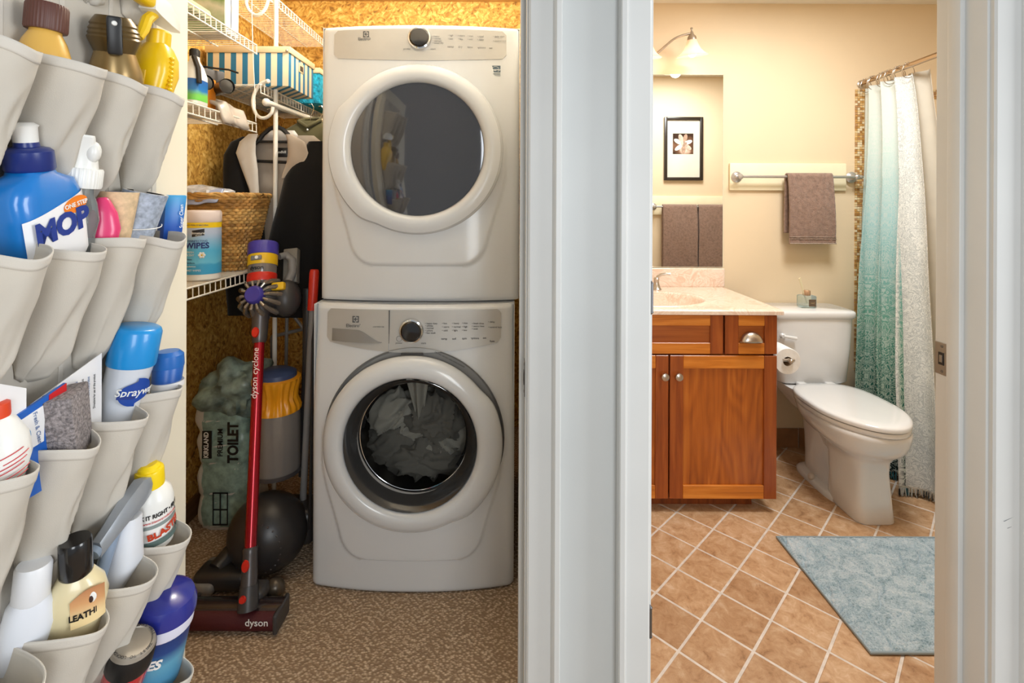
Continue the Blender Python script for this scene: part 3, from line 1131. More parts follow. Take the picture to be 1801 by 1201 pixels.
# black plastic hanger
hg = thing('coat_hanger', 'black plastic hanger inside the open black jacket', 'hanger', (-1.0, 2.215, 1.60))
HO = hg.location
def hp(px, py): return at(px, py, 397) - HO + Vector((0, 0, 0))
hg_pts = [hp(455, 247), hp(463, 236), hp(474, 227), hp(486, 222), hp(498, 228), hp(507, 237), hp(512, 248)]
gg = G().tube(hg_pts, .010, 8)
gg.obj('shoulder_bow', BLACK, hg)
G().tube([hp(455, 247), hp(440, 262), hp(428, 276)], .008, 8).obj('arm', BLACK, hg)
G().tube([hp(512, 248), hp(530, 262), hp(545, 275)], .008, 8).obj('arm', BLACK, hg)
G().tube([hp(452, 249), hp(512, 250)], .0055, 8).obj('bar', BLACK, hg)
G().tube([hp(448, 283), hp(515, 286)], .007, 8).obj('trouser_bar', BLACK, hg)
G().tube([hp(486, 222), hp(486, 208), hp(482, 196), hp(476, 190), hp(470, 192)], .0025, 8).obj('hook', CHROME, hg)

# other clothes further along the rod
def shirt(label, y, col, shift, seed, w=.30, top=1.66):
    t = thing('hung_shirt', label, 'shirt', (-1.0 + shift, y, .95), (0, 0, 0), 'shirts on the closet rod')
    m = m_fabric('shirt cloth %d' % seed, col, .85, 500, 0)
    rows = [(top - .95, -.045, .05), (top - .975, -.09, .10), (top - 1.03, -.19, .20), (top - 1.10, -w * .8, w * .8), (.3, -w * .72, w * .72), (0, -w * .75, w * .75)]
    pillow(rows, 0, .03, .03, wr=.01, seed=seed).obj('body', m, t, 60)
    gg = G()
    gg.tube([(-.05, -.02, top - .955), (0, -.035, top - .985), (.055, -.02, top - .95), (.04, .02, top - .935), (-.035, .02, top - .94), (-.05, -.02, top - .955)], .009, 8)
    gg.obj('collar', m, t, 60)
    G().ball((.006, -.05, top - 1.0), .005, 8, 6).obj('button', PWHITE, t)
    G().tube([(0, 0, top - .96), (0, 0, top - .93), (.012, 0, top - .905), (.016, 0, top - .885), (.006, 0, top - .868), (-.008, 0, top - .872)], .0018, 6).obj('hanger_hook', CHROME, t)
shirt('olive green shirt with white button hanging just behind the black jacket', 2.40, (98, 92, 62), .06, 31, top=1.71)
shirt('cream shirt hanging between the olive and the dark shirts', 2.50, (214, 200, 168), .07, 32, top=1.72)
shirt('dark charcoal shirt hanging behind the cream shirt', 2.60, (58, 54, 46), .06, 33, top=1.73)

# ------------------------------------------------------------------ things on the shelves
def m_stripe():
    t = NT('blue and cream stripes')
    v = t.coords()
    s = t.n('ShaderNodeSeparateXYZ')
    t.l(v, s.inputs[0])
    q = t.math('FRACT', t.math('DIVIDE', t.math('ADD', t.math('ADD', s.outputs[0], s.outputs[1]), 0.012), .0495))
    c = t.ramp(q, [(0, (226, 210, 178)), (.53, (34, 116, 158))], 'CONSTANT')
    t.l(c, t.b.inputs['Base Color'])
    t.b.inputs['Roughness'].default_value = .55
    return t.m
CARD = mat('cream cardboard', (222, 200, 160), .7)
bx = thing('storage_box', 'blue and cream striped cardboard box with cream lid on the back shelf', 'box', (-1.288, 2.134, 1.8155))
G().rbox(.004, .358, .004, .275, 0, .152, .003).obj('body', m_stripe(), bx)
G().rbox(0, .364, 0, .28, .142, .170, .003).obj('lid', CARD, bx)
G().ball((.352, -.003, .149), .006, 10, 8).obj('lid_stud', NICKEL, bx)
lh = G().rbox(.3575, .3605, .105, .155, .088, .130, .001).obj('label_holder', CARD, bx)
G().rbox(.3600, .3612, .113, .147, .095, .118, .0005).obj('label_window', DGREY, lh)
TEAL = mat('fuzzy turquoise fabric', (36, 170, 204), .9, var=(60, .3), bump=(120, .9, .006))
tb = thing('storage_box', 'turquoise fuzzy box behind the blue striped one', 'box', (-1.288, 2.50, 1.8155))
G().rbox(.004, .352, .004, .30, 0, .15, .006).obj('body', TEAL, tb)
G().rbox(0, .356, 0, .305, .150, .178, .004).obj('lid', CARD, tb)

def m_band(name, stops, axis=2, rough=.35, noise_amt=0.0):
    """colour print banded along one object axis; stops are (metres, colour)"""
    t = NT(name)
    v = t.coords()
    s = t.n('ShaderNodeSeparateXYZ')
    t.l(v, s.inputs[0])
    q = s.outputs[axis]
    if noise_amt:
        q = t.math('ADD', q, t.math('MULTIPLY', t.math('SUBTRACT', t.noise(v, 14, 4), .5), noise_amt))
    hi = stops[-1][0]
    q = t.math('DIVIDE', q, hi)
    c = t.ramp(q, [(a / hi, b) for a, b in stops])
    t.l(c, t.b.inputs['Base Color'])
    t.b.inputs['Roughness'].default_value = rough
    return t.m
gp = thing('boxed_package', 'green landscape-printed package with a white side on the highest shelf', 'package', (-1.293, 1.855, 1.950))
G().rbox(0, .252, 0, .09, 0, .27, .004).obj('carton', PWHITE, gp)
G().box(.004, .247, -.0012, 0, .004, .266).obj('front_print', m_band('green landscape print', [(0, (92, 120, 84)), (.05, (140, 160, 120)), (.09, (196, 196, 180)), (.13, (110, 140, 90)), (.2, (206, 190, 160)), (.27, (214, 200, 174))], noise_amt=.10), gp)
G().tube([(.2535, .03, 0.002), (.2535, .034, .1), (.2535, .028, .18), (.2535, .03, .268)], .001, 5).obj('side_seam', BLACK, gp)
gp2 = thing('flat_package', 'flat pale green package lying on the highest shelf at the door edge', 'package', (-1.28, 1.45, 1.950))
G().rbox(0, .25, 0, .30, 0, .035, .01).obj('pack', mat('pale green film', (176, 192, 160), .35, var=(20, .12)), gp2)
lettering(gp2, 'ultra soft', .03, mat('green print', (70, 100, 70), .5), T(.12, .15, -.0008) @ RX(-90) @ RZ(0), name='pack_print')

cb = thing('cleaner_bottle', 'white and blue bottle with a black grip at the door edge, middle shelf', 'bottle', (-1.035, 1.66, 1.636))
gg = G().loft([sup(0, 0, z, a, b, 3, 28) for z, a, b in ((0, .026, .038), (.006, .03, .042), (.10, .03, .042), (.13, .022, .03), (.15, .014, .014), (.165, .013, .013))])
gg.obj('bottle', PWHITE, cb)
G().loft([sup(0, 0, z, .0305, .0425, 3, 28) for z in (.015, .05, .085)], False, False).obj('label', m_band('blue green label', [(0, (96, 196, 70)), (.035, (120, 200, 90)), (.05, (40, 120, 190)), (.09, (30, 90, 170))], noise_amt=.03), cb)
G().loft([sup(0, 0, z, a, a, 2, 20) for z, a in ((.165, .016), (.185, .016), (.19, .012))]).obj('cap', BLACK, cb)
G().tube([(.01, -.02, .16), (.03, -.03, .12), (.034, -.03, .07)], .008, 8).obj('grip', BLACK, cb)
ob = tag(G().rbox(-.012, .012, -.03, .03, 0, .115, .003).obj('orange_packet', mat('orange carton', (232, 140, 28), .5), None, 35, (-1.045, 1.75, 1.636)),
         'narrow orange packet standing between the bottle and the binoculars', 'packet')
po = thing('plastic_pouch', 'pale grey plastic pouch under the binoculars, drooping over the shelf lip', 'pouch', (-1.06, 1.82, 1.636))
POUCH = mat('cloudy grey plastic film', (196, 186, 176), .25, var=(25, .1), bump=(30, .3))
gg = G()
gg.grid(lambda u, v: (-.12 + .20 * u + .01 * math.sin(v * 7), -.08 + .16 * v, .012 + .045 * math.sin(PI * u) ** .5 * (.6 + .4 * math.sin(PI * v)) + .01 * noise.noise(Vector((u * 5, v * 5, 3))) - .05 * smooth01((u - .86) / .14)), 24, 18)
o_ = gg.obj('film', POUCH, po, 60)
md = o_.modifiers.new('t', 'SOLIDIFY'); md.thickness = .012; md.offset = -1
bn = thing('binoculars', 'black twin-barrelled binoculars with a strap on the middle wire shelf', 'binoculars', (-1.06, 1.77, 1.700), (0, 0, R(52)))
for s in (-1, 1):
    q = G().tube([(s * .034, .065, .02), (s * .034, .02, .022), (s * .034, -.05, .024), (s * .034, -.08, .024)], [.016, .02, .023, .026], 18, caps=False)
    b_ = q.obj('barrel', BLACK, bn)
    G().tube([(s * .034, -.082, .024), (s * .034, -.079, .024)], .0265, 18, caps=False).obj('lens_ring', GREY, b_)
    G().lathe([(.0235, 0), (.001, .003)], 18, T(s * .034, -.076, .024) @ RX(90)).obj('lens', DIALBLK, b_)
G().rbox(-.03, .03, -.02, .05, .012, .034, .006).obj('bridge', DGREY, bn)
G().rbox(-.06, .06, .0, .075, .046, .092, .005).obj('case', mat('dark grey pouch', (84, 82, 82), .6), bn)
G().tube([(-.055, .05, .09), (-.02, .02, .10), (.03, .0, .098), (.06, -.03, .095), (.085, -.05, .085)], .0035, 6).obj('strap', BLACK, bn)
G().tube([(-.06, .07, .09), (-.10, .06, .12), (-.13, .05, .15), (-.15, .05, .10)], .002, 6).obj('strap_cord', BLACK, bn)

# wicker basket
WK = [mat('honey wicker', (228, 182, 108), .6, var=(40, .22)), mat('dark wicker', (196, 146, 78), .6, var=(40, .22))]
bk = thing('wicker_basket', 'woven honey-brown wicker basket on the low wire shelf', 'basket', (-1.135, 2.02, 1.050))
HB = .295
def bring(z, off=0.0, n=96):
    f = z / HB
    a, b_ = .092 + .060 * f, .075 + .045 * f
    return [(x, y) for x, y, _ in sup(0, 0, 0, a + off, b_ + off, 3.6, n)]
wv = G()
rows_ = 25
for k in range(rows_):
    z = .008 + (HB - .02) * k / (rows_ - 1)
    pts = []
    wv.mi = k % 2 if random.random() < .7 else 1 - k % 2
    for i, (x, y) in enumerate(bring(z)):
        ph = .0042 * math.sin(2 * PI * i / 96 * 24 + (PI if k % 2 else 0))
        l_ = math.hypot(x, y)
        pts.append((x * (1 + ph / l_), y * (1 + ph / l_), z))
    wv.tube(pts, .0064, 6, closed=True)
wv.obj('weave', WK, bk, 60, kind='stuff')
sk = G()
for i in range(0, 96, 4):
    x0, y0 = bring(.0)[i]
    x1, y1 = bring(HB)[i]
    sk.tube([(x0, y0, 0), (x1, y1, HB)], .004, 6)
sk.obj('stakes', WK[1], bk, 60, kind='stuff')
rm = G()
for q in range(3):
    rr = bring(HB)
    rm.mi = q % 2
    rm.tube([(x * (1 + .004 * math.sin(i * .8 + q * 2.1) / .1), y * (1 + .004 * math.sin(i * .8 + q * 2.1) / .1), HB + .006 * math.cos(i * .8 + q * 2.1)) for i, (x, y) in enumerate(rr)], .0062, 6, closed=True)
rm.obj('rim', WK, bk, 60)
bt_ = bring(.004)
G().add([(x * .97, y * .97, .004) for x, y in bt_], [tuple(range(96))]).obj('bottom', WK[1], bk)
pb = thing('plastic_bag', 'crumpled clear and blue plastic bag on top of the wicker basket', 'bag', (-1.20, 2.0, 1.345))
gg = G()
gg.ball((0, 0, 0), (.085, .07, .035), 40, 24)
gg.v = [tuple(Vector(p) * (1 + .35 * noise.noise(Vector(p) * 28) + .18 * (1 - abs(noise.noise(Vector(p) * 50 + Vector((3, 1, 2))))))) for p in gg.v]
gg.obj('film', mat('shiny clear film', (220, 222, 228), .18, var=(30, .2), coat=.3), pb, 40)
gg = G()
gg.grid(lambda u, v: (-.10 + .21 * u, -.115 + .05 * v, -.045 + .05 * v + .02 * u + .012 * noise.noise(Vector((u * 4, v * 4, 1)))), 20, 8)
o_ = gg.obj('blue_flap', mat('pale blue film', (172, 186, 222), .3), pb, 60)
md = o_.modifiers.new('t', 'SOLIDIFY'); md.thickness = .003
for k in range(5):
    pass

# canister of wipes
wp = thing('wipes_canister', 'white and blue canister of disinfecting wipes on the low wire shelf', 'canister', (-1.066, 1.755, 1.050))
rw = .0605
G().lathe([(rw - .004, 0), (rw - .001, .004), (rw - .001, .205), (rw - .003, .210)], 44).obj('body', PWHITE, wp)
G().lathe([(rw, .200), (rw + .001, .204), (rw + .001, .232), (rw - .003, .240), (.001, .2415)], 44).obj('lid', mat('pinkish white lid', (240, 226, 224), .3), wp)
LBL = m_band('blue cloud label', [(0, (64, 170, 222)), (.055, (64, 170, 222)), (.062, (110, 200, 236)), (.10, (86, 186, 232)), (.14, (150, 196, 232)), (.165, (190, 206, 236)), (.20, (200, 212, 238))], noise_amt=.03)
G().lathe([(rw, .022), (rw, .182)], 44, cap0=False, cap1=False).obj('label', LBL, wp)
G().lathe([(rw + .0003, .181), (rw + .0003, .199)], 44, cap0=False, cap1=False).obj('yellow_band', mat('yellow band', (250, 214, 30), .4), wp)
NAVY = mat('navy print', (26, 52, 130), .45)
A0 = RZ(14)
def wtxt(s, size, z, m, x=0, **kw):
    return lettering(wp, s, size, m, RZ(14 + math.degrees(x / rw)) @ T(0, 0, z), cyl=rw + .0004, name='label_print', **kw)
fl = []
gg = G()
gg.grid(lambda u, v: ((rw + .0005) * math.sin(-.2 + .62 * u), -(rw + .0005) * math.cos(-.2 + .62 * u), .150 + .022 * v + .006 * u), 12, 3, RZ(14))
gg.obj('brand_flag', mat('black flag', (24, 24, 30), .4), wp)
wtxt('Signature', .011, .163, PWHITE, .006, bold=.02)
wtxt('SELECT', .006, .155, PWHITE, .008)
wtxt('DISINFECTING', .0100, .136, NAVY, .004, sx=.95)
wtxt('WIPES', .027, .120, NAVY, .003, bold=.03)
wtxt('FRESH', .009, .098, PWHITE, -.018)
wtxt('SCENT', .009, .088, PWHITE, -.018)
wtxt('KILLS 99.9% OF BACTERIA', .006, .190, NAVY, .003)
wtxt('\u25A0 cleans', .008, .074, NAVY, -.026)
wtxt('\u25A0 disinfects', .008, .062, NAVY, -.022)
wtxt('\u25A0 deodorizes', .008, .050, PWHITE, -.022)
wtxt('75', .013, .036, PWHITE, -.036, bold=.03)
wtxt('WET WIPES', .009, .036, PWHITE, -.008)
for k in range(6):
    a = k * PI / 3
    cx_, cz_ = .018 + .0072 * math.cos(a), .088 + .0072 * math.sin(a)
    th = cx_ / rw
    G().ball((0, 0, 0), (.0042, .0012, .0042), 10, 6, RZ(14 + math.degrees(th)) @ T(0, -rw, cz_)).obj('flower_petal', PWHITE, wp)
G().ball((0, 0, 0), (.003, .0018, .003), 10, 6, RZ(14 + math.degrees(.018 / rw)) @ T(0, -rw, .088)).obj('flower_heart', mat('flower yellow', (250, 200, 40), .5), wp)

# ------------------------------------------------------------------ closet floor: vacuum cleaners, mop, toilet paper
REDM = mat('metallic red tube', (170, 14, 34), .25, metal=.6, coat=.4)
GUN = mat('gunmetal grey plastic', (92, 88, 88), .32, metal=.5)
PURP = mat('violet plastic', (70, 62, 160), .3)
YEL = mat('yellow plastic', (236, 190, 30), .35)
REDP = mat('bright red plastic', (206, 40, 24), .3)
SILV = mat('silver cyclone cones', (168, 160, 150), .25, metal=.7)
base = at(437, 1048, 566)
top = at(463, 440, 457)
ax = (top - base).normalized()
xx = Vector((1, 0, 0)); xx = (xx - ax * xx.dot(ax)).normalized()
yy = ax.cross(xx)
MV = Matrix((xx, yy, ax)).transposed().to_4x4()
sv = thing('stick_vacuum', 'red and purple cordless stick vacuum leaning against the low wire shelf', 'vacuum cleaner', (base.x, base.y, 0))
MV = T(0, 0, base.z) @ MV
LEN = (top - base).length
def vp(gg, name, m, parent=sv, **kw):
    return gg.obj(name, m, parent, 40, **kw)
vp(G().lathe([(.018, .125), (.018, .775)], 24, MV), 'tube', REDM)
lettering(sv, 'dyson cyclone', .030, PWHITE, MV @ T(-.002, 0, .66) @ RY(-90) @ T(0, -.0182, 0), name='tube_print', bold=.0, sx=1.0, shear=.2)
c1 = vp(G().lathe([(.024, .03), (.0235, .06), (.022, .115), (.0235, .125), (.020, .132)], 24, MV), 'lower_collar', GUN)
vp(G().lathe([(.001, .008), (.010, .007), (.012, .0)], 16, MV @ T(-.003, -.021, .085) @ RX(90) @ Matrix.Diagonal((1, 1.5, 1, 1))), 'release_button', REDP, c1)
c2 = vp(G().lathe([(.021, .765), (.025, .775), (.027, .80), (.029, .85), (.036, .885), (.045, .90)], 24, MV), 'neck', GUN)
vp(G().lathe([(.001, .008), (.011, .007), (.013, .0)], 16, MV @ T(-.003, -.026, .80) @ RX(90) @ Matrix.Diagonal((1, 1.5, 1, 1))), 'release_button', REDP, c2)
cy = vp(G().ball((0, .02, .93), (.072, .06, .058), 28, 16, MV), 'cyclone_body', DGREY)
cm = None
for k in range(14):
    a = 2 * PI * k / 14
    q = G().tube([(.030 * math.cos(a), -.052, .93 + .030 * math.sin(a)), (.050 * math.cos(a), -.050, .93 + .050 * math.sin(a)), (.072 * math.cos(a), -.022, .93 + .068 * math.sin(a)), (.082 * math.cos(a), .02, .93 + .075 * math.sin(a))], [.004, .0065, .0095, .011], 8, MV)
    vp(q, 'cyclone_cone', SILV, cy)
vp(G().lathe([(.032, .030), (.034, .05), (.031, .062), (.026, .066), (.001, .064)], 28, MV @ T(0, -.005, .93) @ RX(90)), 'hub', PURP, cy)
bi = vp(G().lathe([(.043, .975), (.050, .985), (.051, 1.07), (.051, 1.08)], 32, MV), 'bin', mat('smoky grey bin', (120, 112, 108), .15, coat=.4))
vp(G().lathe([(.0515, .985), (.0525, .99), (.0525, 1.012), (.0515, 1.016)], 32, MV, False, False), 'red_band', REDP, bi)
vp(G().lathe([(.0515, 1.048), (.0530, 1.050), (.0530, 1.088), (.0515, 1.092)], 32, MV, False, False), 'yellow_band', YEL, bi)
vp(G().lathe([(.0525, 1.088), (.055, 1.09), (.055, 1.132), (.052, 1.138), (.001, 1.138)], 32, MV), 'filter_cap', PURP)
vp(G().rbox(-.020, .020, -.058, -.050, 1.060, 1.078, .006, 3, MV), 'slide_switch', GREY, bi)
vp(G().lathe([(.001, .006), (.006, .006), (.0065, .0)], 12, MV @ T(.004, -.056, 1.069) @ RX(90)), 'slide_knob', PWHITE, bi)
lettering(sv, 'dyson', .022, BLACK, MV @ T(0, 0, 1.032), cyl=.0515, name='bin_print', bold=.02)
vp(G().ball((.075, .045, .925), (.052, .06, .07), 20, 12, MV), 'motor_housing', DGREY)
vp(G().rbox(.045, .092, -.026, .0, .945, .975, .006, 2, MV), 'yellow_label', YEL)
vp(G().tube([(.07, .06, .98), (.085, .07, 1.03), (.082, .07, 1.08), (.062, .06, 1.10), (.045, .04, 1.09)], [.018, .017, .016, .015, .013], 12, MV), 'handle', GREY)
vp(G().rbox(.045, .10, .075, .11, .99, 1.13, .004, 2, MV), 'dock_plate', mat('grey dock', (120, 116, 108), .5))
# floor head, square to the room
hd = thing_loc = Vector((base.x, base.y, 0))
def hv(gg): 
    gg.v = [tuple(Vector(p) - Vector((base.x, base.y, 0))) for p in gg.v]
    return gg
hx0, hx1 = -.985, -.690
cov = hv(G().loft([[(hx0 + .004 + (hx1 - hx0 - .008) * k, 1.572 + .040 * math.cos(a) * (1.05 if math.cos(a) > 0 else 1), .034 + .036 * math.sin(a)) for a in [R(q) for q in (190, 160, 130, 110, 90, 70, 50, 20, 0, -20, -40)]] for k in (0, .5, 1)], True, True, True))
co = cov.obj('head_cover', mat('smoked dark cover', (44, 34, 36), .18, coat=.5), sv, 40)
ro = hv(G().tube([(hx0 + .002, 1.548, .030), (hx1 - .014, 1.548, .030)], .029, 28))
ro.obj('roller', mat('dark red roller nap', (74, 12, 20), .6, bump=(300, .6)), co)
for x in (hx0, hx1 - .012):
    hv(G().rbox(x - .002, x + .012, 1.515, 1.612, .004, .066, .012, 3)).obj('end_cap', DGREY, co)
lettering(sv, 'dyson', .030, PWHITE, T(-.752 - base.x, 1.5185 - base.y, .042), name='head_print', bold=.01)
hv(G().rbox(base.x - .030, base.x + .030, 1.575, 1.64, .045, .09, .012, 3)).obj('head_joint', DGREY, sv)
nk = vp(G().lathe([(.030, -.035), (.029, .0), (.026, .03)], 20, MV), 'head_neck', DGREY)
vp(G().lathe([(.001, .006), (.009, .006), (.011, .0)], 16, MV @ T(-.004, -.028, .0) @ RX(90)), 'release_button', REDP, nk)

# upright ball vacuum behind it
uv = thing('upright_vacuum', 'grey and yellow upright ball vacuum behind the red stick vacuum', 'vacuum cleaner', (-.850, 1.80, 0))
UG = mat('dark charcoal plastic', (46, 44, 44), .35)
bl = G().ball((0, 0, .135), (.135, .125, .132), 36, 22).obj('ball', UG, uv)
for k in range(18):
    a = R(-150 + k * 14)
    p = Vector((.075 * math.cos(a), -math.sqrt(.125 ** 2 * (1 - (.095 / .135) ** 2)) - .004, .135 + .075 * math.sin(a)))
    G().rbox(-.014, .014, -.004, .004, -.0035, .0035, .002, 1, T(*p) @ RY(-math.degrees(a))).obj('ball_rib', GUN, bl)
bn_ = T(-.018, .10, .30)
G().lathe([(.085, 0), (.089, .01), (.086, .22), (.084, .235)], 36, bn_).obj('bin', mat('translucent grey bin', (126, 120, 114), .15, coat=.5), uv)
G().lathe([(.090, .0), (.0915, .006), (.0915, .016)], 36, bn_, False, False).obj('bin_ring', GUN, uv)
OY = mat('amber yellow plastic', (226, 150, 24), .3)
rings = []
for z, r in ((.235, .088), (.25, .086), (.28, .072), (.31, .074), (.345, .085), (.355, .086), (.36, .07)):
    rings.append([((r + .004 * math.cos(k * PI / 48 * 2 * 10) * (1 if .24 < z < .35 else 0)) * math.cos(2 * PI * k / 96), (r + .004 * math.cos(k * PI / 48 * 2 * 10) * (1 if .24 < z < .35 else 0)) * math.sin(2 * PI * k / 96), z) for k in range(96)])
G().loft(rings, mx=bn_).obj('cyclone_shroud', OY, uv)
G().lathe([(.072, .355), (.07, .375), (.05, .385), (.001, .388)], 32, bn_).obj('top_cap', mat('slate blue plastic', (60, 74, 110), .35), uv)
G().tube([(.06, .16, .25), (.07, .17, .70), (.07, .17, .98)], .018, 14).obj('spine', UG, uv)
G().tube([(.155, .06, .22), (.155, .06, .42), (.15, .06, .50)], .016, 14).obj('hose', GREY, uv)
G().lathe([(.022, 0), (.022, .05), (.017, .06)], 16, T(.155, .06, .30)).obj('hose_cuff', GUN, uv)
G().rbox(-.13, .15, .02, .16, .06, .19, .03, 3).obj('yoke', UG, uv)
hh = G().rbox(-.20, -.02, -.128, -.04, .008, .07, .02, 3).obj('floor_head', UG, uv)
G().tube([(-.14, -.08, .05), (-.12, -.03, .07), (-.07, 0.02, .12)], .035, 12).obj('head_duct', UG, uv)
G().rbox(-.215, -.12, -.145, .01, .004, .045, .018, 3).obj('head_nozzle', GREY, hh)
G().ball((.085, -.135, .034), (.034, .03, .034), 18, 12).obj('caster', mat('bronze grey caster', (88, 78, 66), .3, metal=.4), uv)

# red-handled floor mop
mp_ = thing('floor_mop', 'grey mop pole with a bright red grip beside the washer', 'mop', (-.80, 1.935, 0))
a0 = at(553, 474, 457); a1 = at(549, 545, 458); a2 = at(533, 880, 462)
lo = Vector((-.80, 1.935, 0))
G().tube([a0 - lo, a0 * .92 + a1 * .08 - lo, a1 - lo], [.015, .018, .018], 14).obj('grip', mat('red mop grip', (200, 44, 24), .4), mp_)
G().tube([a1 - lo, a2 - lo, Vector((.0, -.01, .04))], .0125, 12).obj('pole', GREY, mp_)
G().rbox(-.10, .03, -.05, .05, .0, .04, .01, 2).obj('mop_head', DGREY, mp_)
ck = tag(G().tube([at(566, 540, 490), at(556, 556, 492), at(551, 600, 494), at(548, 760, 497), at(545, 930, 500)], .006, 8).obj('power_cord', BLACK),
         'black cable hanging down along the side of the washer', 'cord')
# folded metal rack
fr = thing('folding_rack', 'folded grey metal drying rack standing in the corner behind the vacuums', 'rack', (-.93, 2.55, 0))
lo = Vector((-.93, 2.55, 0))
RK = mat('grey painted tube', (140, 136, 130), .4)
def rk(a, b, s=345): 
    G().tube([at(*a, s) - lo, at(*b, s) - lo], .009, 8).obj('bar', RK, fr)
rk((505, 540), (535, 580)); rk((478, 592), (540, 577)); rk((505, 540), (500, 800)); rk((520, 470), (545, 470)); rk((545, 470), (540, 810)); rk((478, 592), (480, 805))

# big pack of toilet paper
tp = thing('toilet_paper_pack', 'plastic-wrapped mint and white toilet paper pack against the OSB wall', 'pack', (-1.135, 2.10, 0))
gg = G()
def tpv(u, v):
    return None
rings = []
N = 56
for k in range(44):
    z = .52 * k / 43
    lob = abs(math.sin(PI * z / .1305)) ** .35
    e = smooth01(min(z, .52 - z) / .03)
    r_ = []
    for x, y, _ in sup(0, 0, 0, .112, .10, 5, N):
        w_ = .006 * noise.noise(Vector((x * 25, y * 25, z * 18)))
        f = (.86 + .14 * lob * e) * (1 - .12 * smooth01((z - .40) / .12))
        r_.append((x * f + w_ - .02 * smooth01((z - .3) / .22), y * f + w_, z))
    rings.append(r_)
gg.loft(rings)
gg.obj('wrapped_rolls', mat('white roll film', (216, 214, 206), .3, var=(14, .08)), tp, 50)
gg = G()
MINT = mat('mint printed film', (150, 178, 166), .28, var=(45, .18))
rr2 = []
for r_ in rings[1:-2]:
    rr2.append([(p[0] + .0006, p[1] * 1.006, p[2]) for p in r_ if p[1] < -.02 and p[0] > -.082])
m0 = min(len(q) for q in rr2)
gg.loft([q[:m0] for q in rr2], False, False, False)
gg.obj('printed_wrap', MINT, tp, 50)
bl_ = G().rbox(-.074, -.036, -.1045, -.100, .295, .405, .001, 1)
bl_.obj('brand_block', BLACK, tp)
lettering(tp, 'KIRKLAND', .026, PWHITE, T(-.056, -.1052, .35) @ RY(-90), name='wrap_print', bold=.03, sx=.82)
lettering(tp, 'PREMIUM', .030, BLACK, T(.0, -.1050, .36) @ RY(-90), name='wrap_print', bold=.02, sx=.9)
lettering(tp, 'TOILET', .058, BLACK, T(.052, -.1050, .36) @ RY(-90), name='wrap_print', bold=.04, sx=.85)
wn = G()
for x0, x1, z0, z1 in ((-.03, -.027, .03, .16), (.027, .03, .03, .16), (-.03, .03, .03, .034), (-.03, .03, .156, .16), (-.002, .002, .03, .16), (-.03, .03, .09, .094)):
    wn.box(x0 + .0, x1 + .0, -.1055, -.102, z0, z1)
wn.obj('window_print', BLACK, tp)
hb = thing('plastic_bag', 'crumpled dark green and white plastic bag on top of the toilet paper pack', 'bag', (-1.10, 2.06, .50))
gg = G()
gg.ball((0, 0, .06), (.12, .09, .085), 40, 24)
gg.v = [tuple(Vector(p) + (Vector(p) - Vector((0, 0, .06))).normalized() * (.05 * noise.noise(Vector(p) * 14) + .03 * (1 - abs(noise.noise(Vector(p) * 26))))) for p in gg.v]
gg.obj('film', mat('grey green film', (140, 160, 150), .3, var=(22, .35)), hb, 40)
# ------------------------------------------------------------------ bathroom: vanity
W_RAIL = m_wood('cherry rail', (160, 84, 20), (204, 120, 36), (228, 150, 62), 0)
W_STILE = m_wood('cherry stile', (118, 52, 14), (152, 74, 24), (178, 98, 38), 2)
W_PANEL = m_wood('cherry panel', (134, 64, 14), (176, 94, 26), (202, 122, 44), 2, cathedral=True)
W_HPANEL = m_wood('cherry drawer panel', (130, 62, 16), (160, 84, 28), (184, 104, 42), 0)
W_CARC = m_wood('cherry carcass', (96, 42, 12), (126, 60, 20), (150, 78, 30), 2)
VF = 2.136
va = thing('vanity_cabinet', 'cherry wood vanity cabinet with shaker doors under the cream marble top', 'cabinet', (.285, VF, 0))
cx_ = lambda x: x - .285
cc = G()
for b_ in ((0, .016, .021, .56, .075, .845), (.854, .870, .021, .56, .075, .845), (0, .87, .021, .56, .075, .09), (0, .87, .55, .56, .075, .845), (0, .87, .021, .036, .075, .845)):
    cc.box(*b_)
cc.obj('carcass', W_CARC, va, 0)
G().box(0, .80, .065, .09, 0, .075).obj('toe_kick', W_CARC, va, 0)
def shaker(name, x0, x1, z0, z1, st_l, st_r, rt, rb, pan, horiz=False):
    rootp = G().box(x0 + .005, x1 - .005, .009, .019, z0 + .005, z1 - .005).obj(name, pan, va, 0)
    for a, b in ((x0, x0 + st_l), (x1 - st_r, x1)):
        if b - a > .001:
            G().rbox(a, b, 0, .020, z0, z1, .0018, 1).obj('stile', W_STILE, rootp)
    for a, b in ((z0, z0 + rb), (z1 - rt, z1)):
        G().rbox(x0 + st_l, x1 - st_r, .0006, .020, a, b, .0018, 1).obj('rail', W_RAIL, rootp)
    return rootp
def knob(parent, x, z):
    G().lathe([(.006, 0), (.005, .010), (.007, .014), (.0155, .018), (.017, .022), (.0155, .027), (.009, .030), (.001, .0305)], 24, T(x, 0, z) @ RX(90)).obj('knob', NICKEL, parent)
d1 = shaker('door', cx_(.300), cx_(.697), .060, .672, .055, .055, .056, .057, W_PANEL)
knob(d1, cx_(.676), .587)
d2 = shaker('door', cx_(.7035), cx_(1.160), .060, .672, .057, .054, .056, .057, W_PANEL)
knob(d2, cx_(.735), .587)
shaker('false_drawer', cx_(.300), cx_(.930), .679, .845, .055, .055, .046, .047, W_HPANEL)
dw = shaker('drawer', cx_(.938), cx_(1.160), .679, .845, .057, .053, .046, .047, W_HPANEL)
